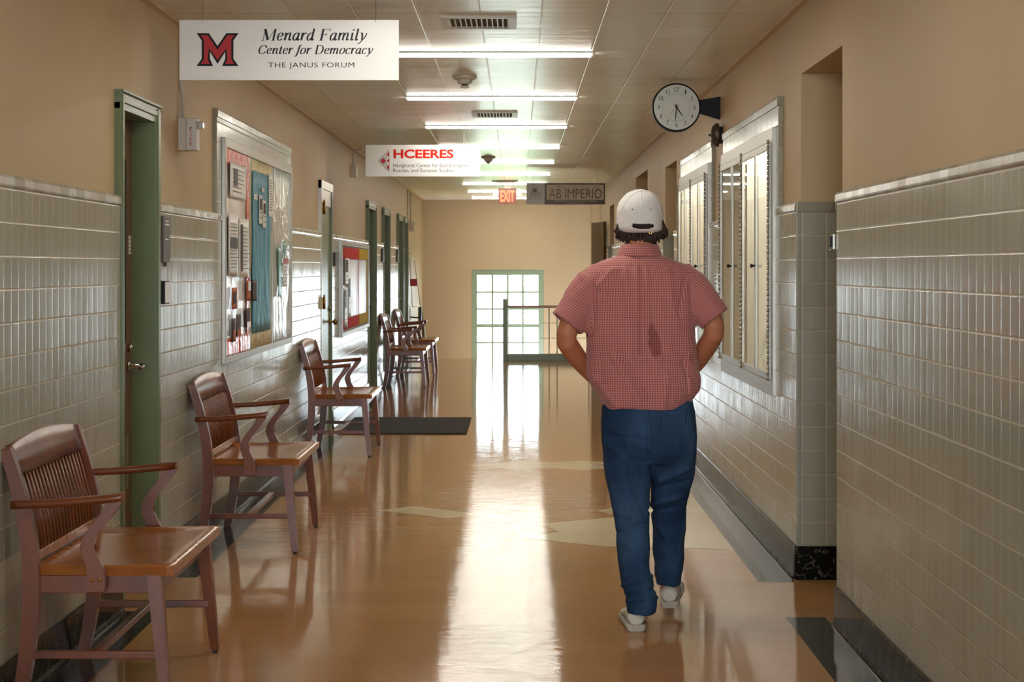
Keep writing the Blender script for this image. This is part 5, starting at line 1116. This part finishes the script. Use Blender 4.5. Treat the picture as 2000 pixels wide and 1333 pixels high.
# --- shoes
def shoe(name, heel, yaw, pitch, s_):
    M = Matrix.Translation(heel) @ Matrix.Rotation(yaw, 4, 'Z') @ Matrix.Rotation(pitch, 4, 'X')
    b_ = MB(); SEC = [(0, .026, .030, .062), (.012, .035, .022, .084), (.04, .038, .020, .094), (.08, .038, .020, .100), (.12, .039, .020, .090), (.17, .046, .020, .072), (.22, .050, .020, .060), (.265, .044, .022, .050), (.29, .028, .026, .040), (.298, .010, .03, .034)]
    b_.rings([[M @ Vector((cos(a) * w_ * (1 if sin(a) < .2 else 1 - .28 * sin(a)), y_, (z0 + z1) / 2 + sin(a) * (z1 - z0) / 2)) for a in [2 * pi * k / 24 for k in range(24)]] for y_, w_, z0, z1 in SEC], 'shoe_leather')
    up = b_.build(name + 'u'); up.name = 'upper'
    b_ = MB(); b_.rings([[M @ Vector((cos(a) * (w_ + .004), y_ - (.004 if i == 0 else 0), z)) for a in (0, pi)] for i, (y_, w_, *_r) in enumerate(SEC) for z in ()] or [[M @ Vector((x, y_ - .003, z)) for x, z in ((-w_ - .003, .003 + l), (-w_ + .002, 0 + l), (w_ - .002, 0 + l), (w_ + .003, .003 + l), (w_ + .004, .026 + l), (-w_ - .004, .026 + l))] for (y_, w_, *_r), l in zip(SEC, (0, 0, 0, 0, 0, 0, .002, .007, .013, .018))], 'shoe_sole')
    so = b_.build('sole')
    b_ = MB(); b_.tube([M @ Vector((.025 * cos(a), .06 + .04 * sin(a), .098 - .006 * sin(a))) for a in [2 * pi * k / 20 for k in range(21)]], .008, 'shoe_leather'); co = b_.build('shoe_collar')
    b_ = MB()
    for k in range(5): y_ = .11 + k * .022; z = .096 - k * .007; b_.tube([M @ Vector((-.026, y_, z - .012)), M @ Vector((0, y_ + .006, z + .004)), M @ Vector((.026, y_, z - .012))], .0028, 'white_paint', 6)
    b_.tube([M @ Vector((.01, .11, .10)), M @ Vector((s_ * .045, .09, .085)), M @ Vector((s_ * .055, .07, .045)), M @ Vector((s_ * .05, .085, .035))], .002, 'white_paint', 6); la = b_.build('laces')
    e = up; e.name = name; setpar(e, man)
    for c in (so, co, la): c.parent = e
    return e
h1 = P(1243, 1235, 7.07); h1.z = .001; shoe('shoe', h1, radians(1), 0, 1)
h2 = P(1307, 1188, 7.40); shoe('shoe', h2, radians(-8), radians(7), 1)
# --- hair
b = MB(); rnd = random.Random(3)
b.rings([ell((hc.x, hc.y - .002 + dy, hc.z + dz), rx, ry) for dz, rx, ry, dy in ((-.104, .040, .040, -.026), (-.092, .056, .050, -.016), (-.070, .072, .074, -.004), (-.045, .081, .089, -.004), (-.01, .088, .095, -.004), (.03, .086, .096, 0), (.06, .074, .085, 0), (.08, .05, .06, 0))], 'hair')
for k in range(170):
    a = rnd.uniform(-pi * 1.08, .08 * pi); ca, sa = cos(a), sin(a); side_ = abs(ca) ** 3
    r0 = Vector((hc.x + ca * (.070 + .016 * side_), hc.y - .004 + sa * .066, hc.z - .060 + .055 * side_ + rnd.uniform(-.012, .006)))
    ln = rnd.uniform(.042, .060) + .020 * side_; out = Vector((ca, sa, 0)); tw = Vector((-sa, ca, 0)) * rnd.uniform(-.018, .018)
    p1 = r0 + out * .007 - Vector((0, 0, ln * .4)); p2 = r0 + out * (-.008 + .016 * side_) + tw * .6 - Vector((0, 0, ln * .8)); p3 = r0 + out * (rnd.uniform(-.018, -.004) + .026 * side_) + tw - Vector((0, 0, ln * .98))
    w_ = rnd.uniform(.006, .010); b.tube([r0, p1, p2, p3], [w_, w_ * 1.1, w_ * .8, .0015], 'hair', 7, flat=.6)
for k in range(16):     # the tuft turned out beside the right ear and a smaller one at the left
    s_ = 1 if k < 11 else -1; r0 = Vector((hc.x + s_ * .084, hc.y - .02 + rnd.uniform(-.02, .02), hc.z - .012 + rnd.uniform(-.02, .01)))
    p1 = r0 + Vector((s_ * .010, 0, -.03)); p2 = p1 + Vector((s_ * rnd.uniform(.006, .016), 0, -.014)); p3 = p2 + Vector((s_ * rnd.uniform(.0, .010), 0, rnd.uniform(-.012, .008))); b.tube([r0, p1, p2, p3], [.009, .010, .008, .002], 'hair', 7)
hr = b.build('hair'); setpar(hr, man)
# --- cap
b = MB(); cc = P(1250, 418, 7.345); ta = radians(24); Rt = Matrix.Rotation(ta, 3, 'X')
def cap_pt(th, ph, k=1.0):
    v = Vector((sin(th) * cos(ph), sin(th) * sin(ph), cos(th))); sq = 1 + .018 * abs(cos(3 * ph)) * sin(th); v = Rt @ v
    if v.z < 0: hf = ((1 - abs(v.z) ** 8.0) / max(1e-4, 1 - v.z * v.z)) ** .5; sq *= hf; k2 = hf
    else: k2 = 1
    return Vector((cc.x + v.x * .0975 * k * sq, cc.y + v.y * .116 * k * k2, cc.z + (v.z * (.1035 if v.z > 0 else .090)) * k))
NT, NP = 52, 108; G = [[b.bm.verts.new(cap_pt(radians(1 + 165 * i / NT), 2 * pi * j / NP, 1 + .012 * noise.noise(Vector((i * .23, 7 * cos(2 * pi * j / NP), 7 * sin(2 * pi * j / NP)))))) for j in range(NP)] for i in range(NT + 1)]
top = P(1254, 437.5, 7.24).z; bot = P(1254, 447, 7.24).z; ocx = P(1256, 0, 7.24).x
for i in range(NT):
    for j in range(NP):
        q4 = [G[i][j], G[i][(j + 1) % NP], G[i + 1][(j + 1) % NP], G[i + 1][j]]; c = sum((v.co for v in q4), Vector()) / 4
        lim = cc.z - .088 + max(0, c.y - cc.y + .075) * .42
        if c.z < lim: continue
        if c.y < cc.y - .02 and abs(c.x - ocx) < .046 and c.z < top and c.z > bot - .004 + .010 * (abs(c.x - ocx) / .046) ** 2: continue
        b.face(q4, 'cap_cloth', True)
b.face([G[0][j] for j in range(NP)], 'cap_cloth')
for v in [v for v in b.bm.verts if not v.link_faces]: b.bm.verts.remove(v)
crown = b.build('cap'); setpar(crown, man); s = crown.modifiers.new('t', 'SOLIDIFY'); s.thickness = .003; s.offset = -1
b = MB()
for k in range(6): b.tube([cap_pt(radians(3 + 78 * i / 16), k * pi / 3 + pi / 2, 1.004) for i in range(17)], .0014, 'cap_cloth', 6)
o_ = b.build('seam'); o_.parent = crown
b = MB(); b.lathe([(-.002, .009), (.003, .008), (.005, .003), (.0055, 0)], cap_pt(0, 0), Rt @ Vector((0, 0, 1)), 'cap_cloth', 16); o_ = b.build('top_button'); o_.parent = crown
for px in (1235, 1271):
    b = MB(); c = P(px, 409, 7.235); c.y = cc.y - .1085; b.lathe([(0, .0028), (.003, .002)], c, (0, -1, 0), 'vent_dark', 10); o_ = b.build('eyelet'); o_.parent = crown
b = MB(); c = P(1270, 453, 7.27); c.y = cc.y - .086; b.box(c.x - .0065, c.x + .0065, c.y - .004, c.y, c.z - .010, c.z - .0075, 'brass').box(c.x - .0065, c.x + .0065, c.y - .004, c.y, c.z + .0075, c.z + .010, 'brass').box(c.x - .0065, c.x - .004, c.y - .004, c.y, c.z - .010, c.z + .010, 'brass').box(c.x + .004, c.x + .0065, c.y - .004, c.y, c.z - .010, c.z + .010, 'brass'); o_ = b.build('buckle'); o_.parent = crown
b = MB(); R = []
for k in range(17):
    a = radians(25 + 130 * k / 16); r0 = Vector((cc.x + cos(a) * .094, cc.y + sin(a) * .110, cc.z - .012)); r1 = r0 + Vector((cos(a) * .02, .072 * sin(a), -.012 - .02 * abs(cos(a)))); R.append([r0, r1, r1 - Vector((0, 0, .003)), r0 - Vector((0, 0, .003))])
b.rings(R, 'cap_cloth'); o_ = b.build('visor'); o_.parent = crown
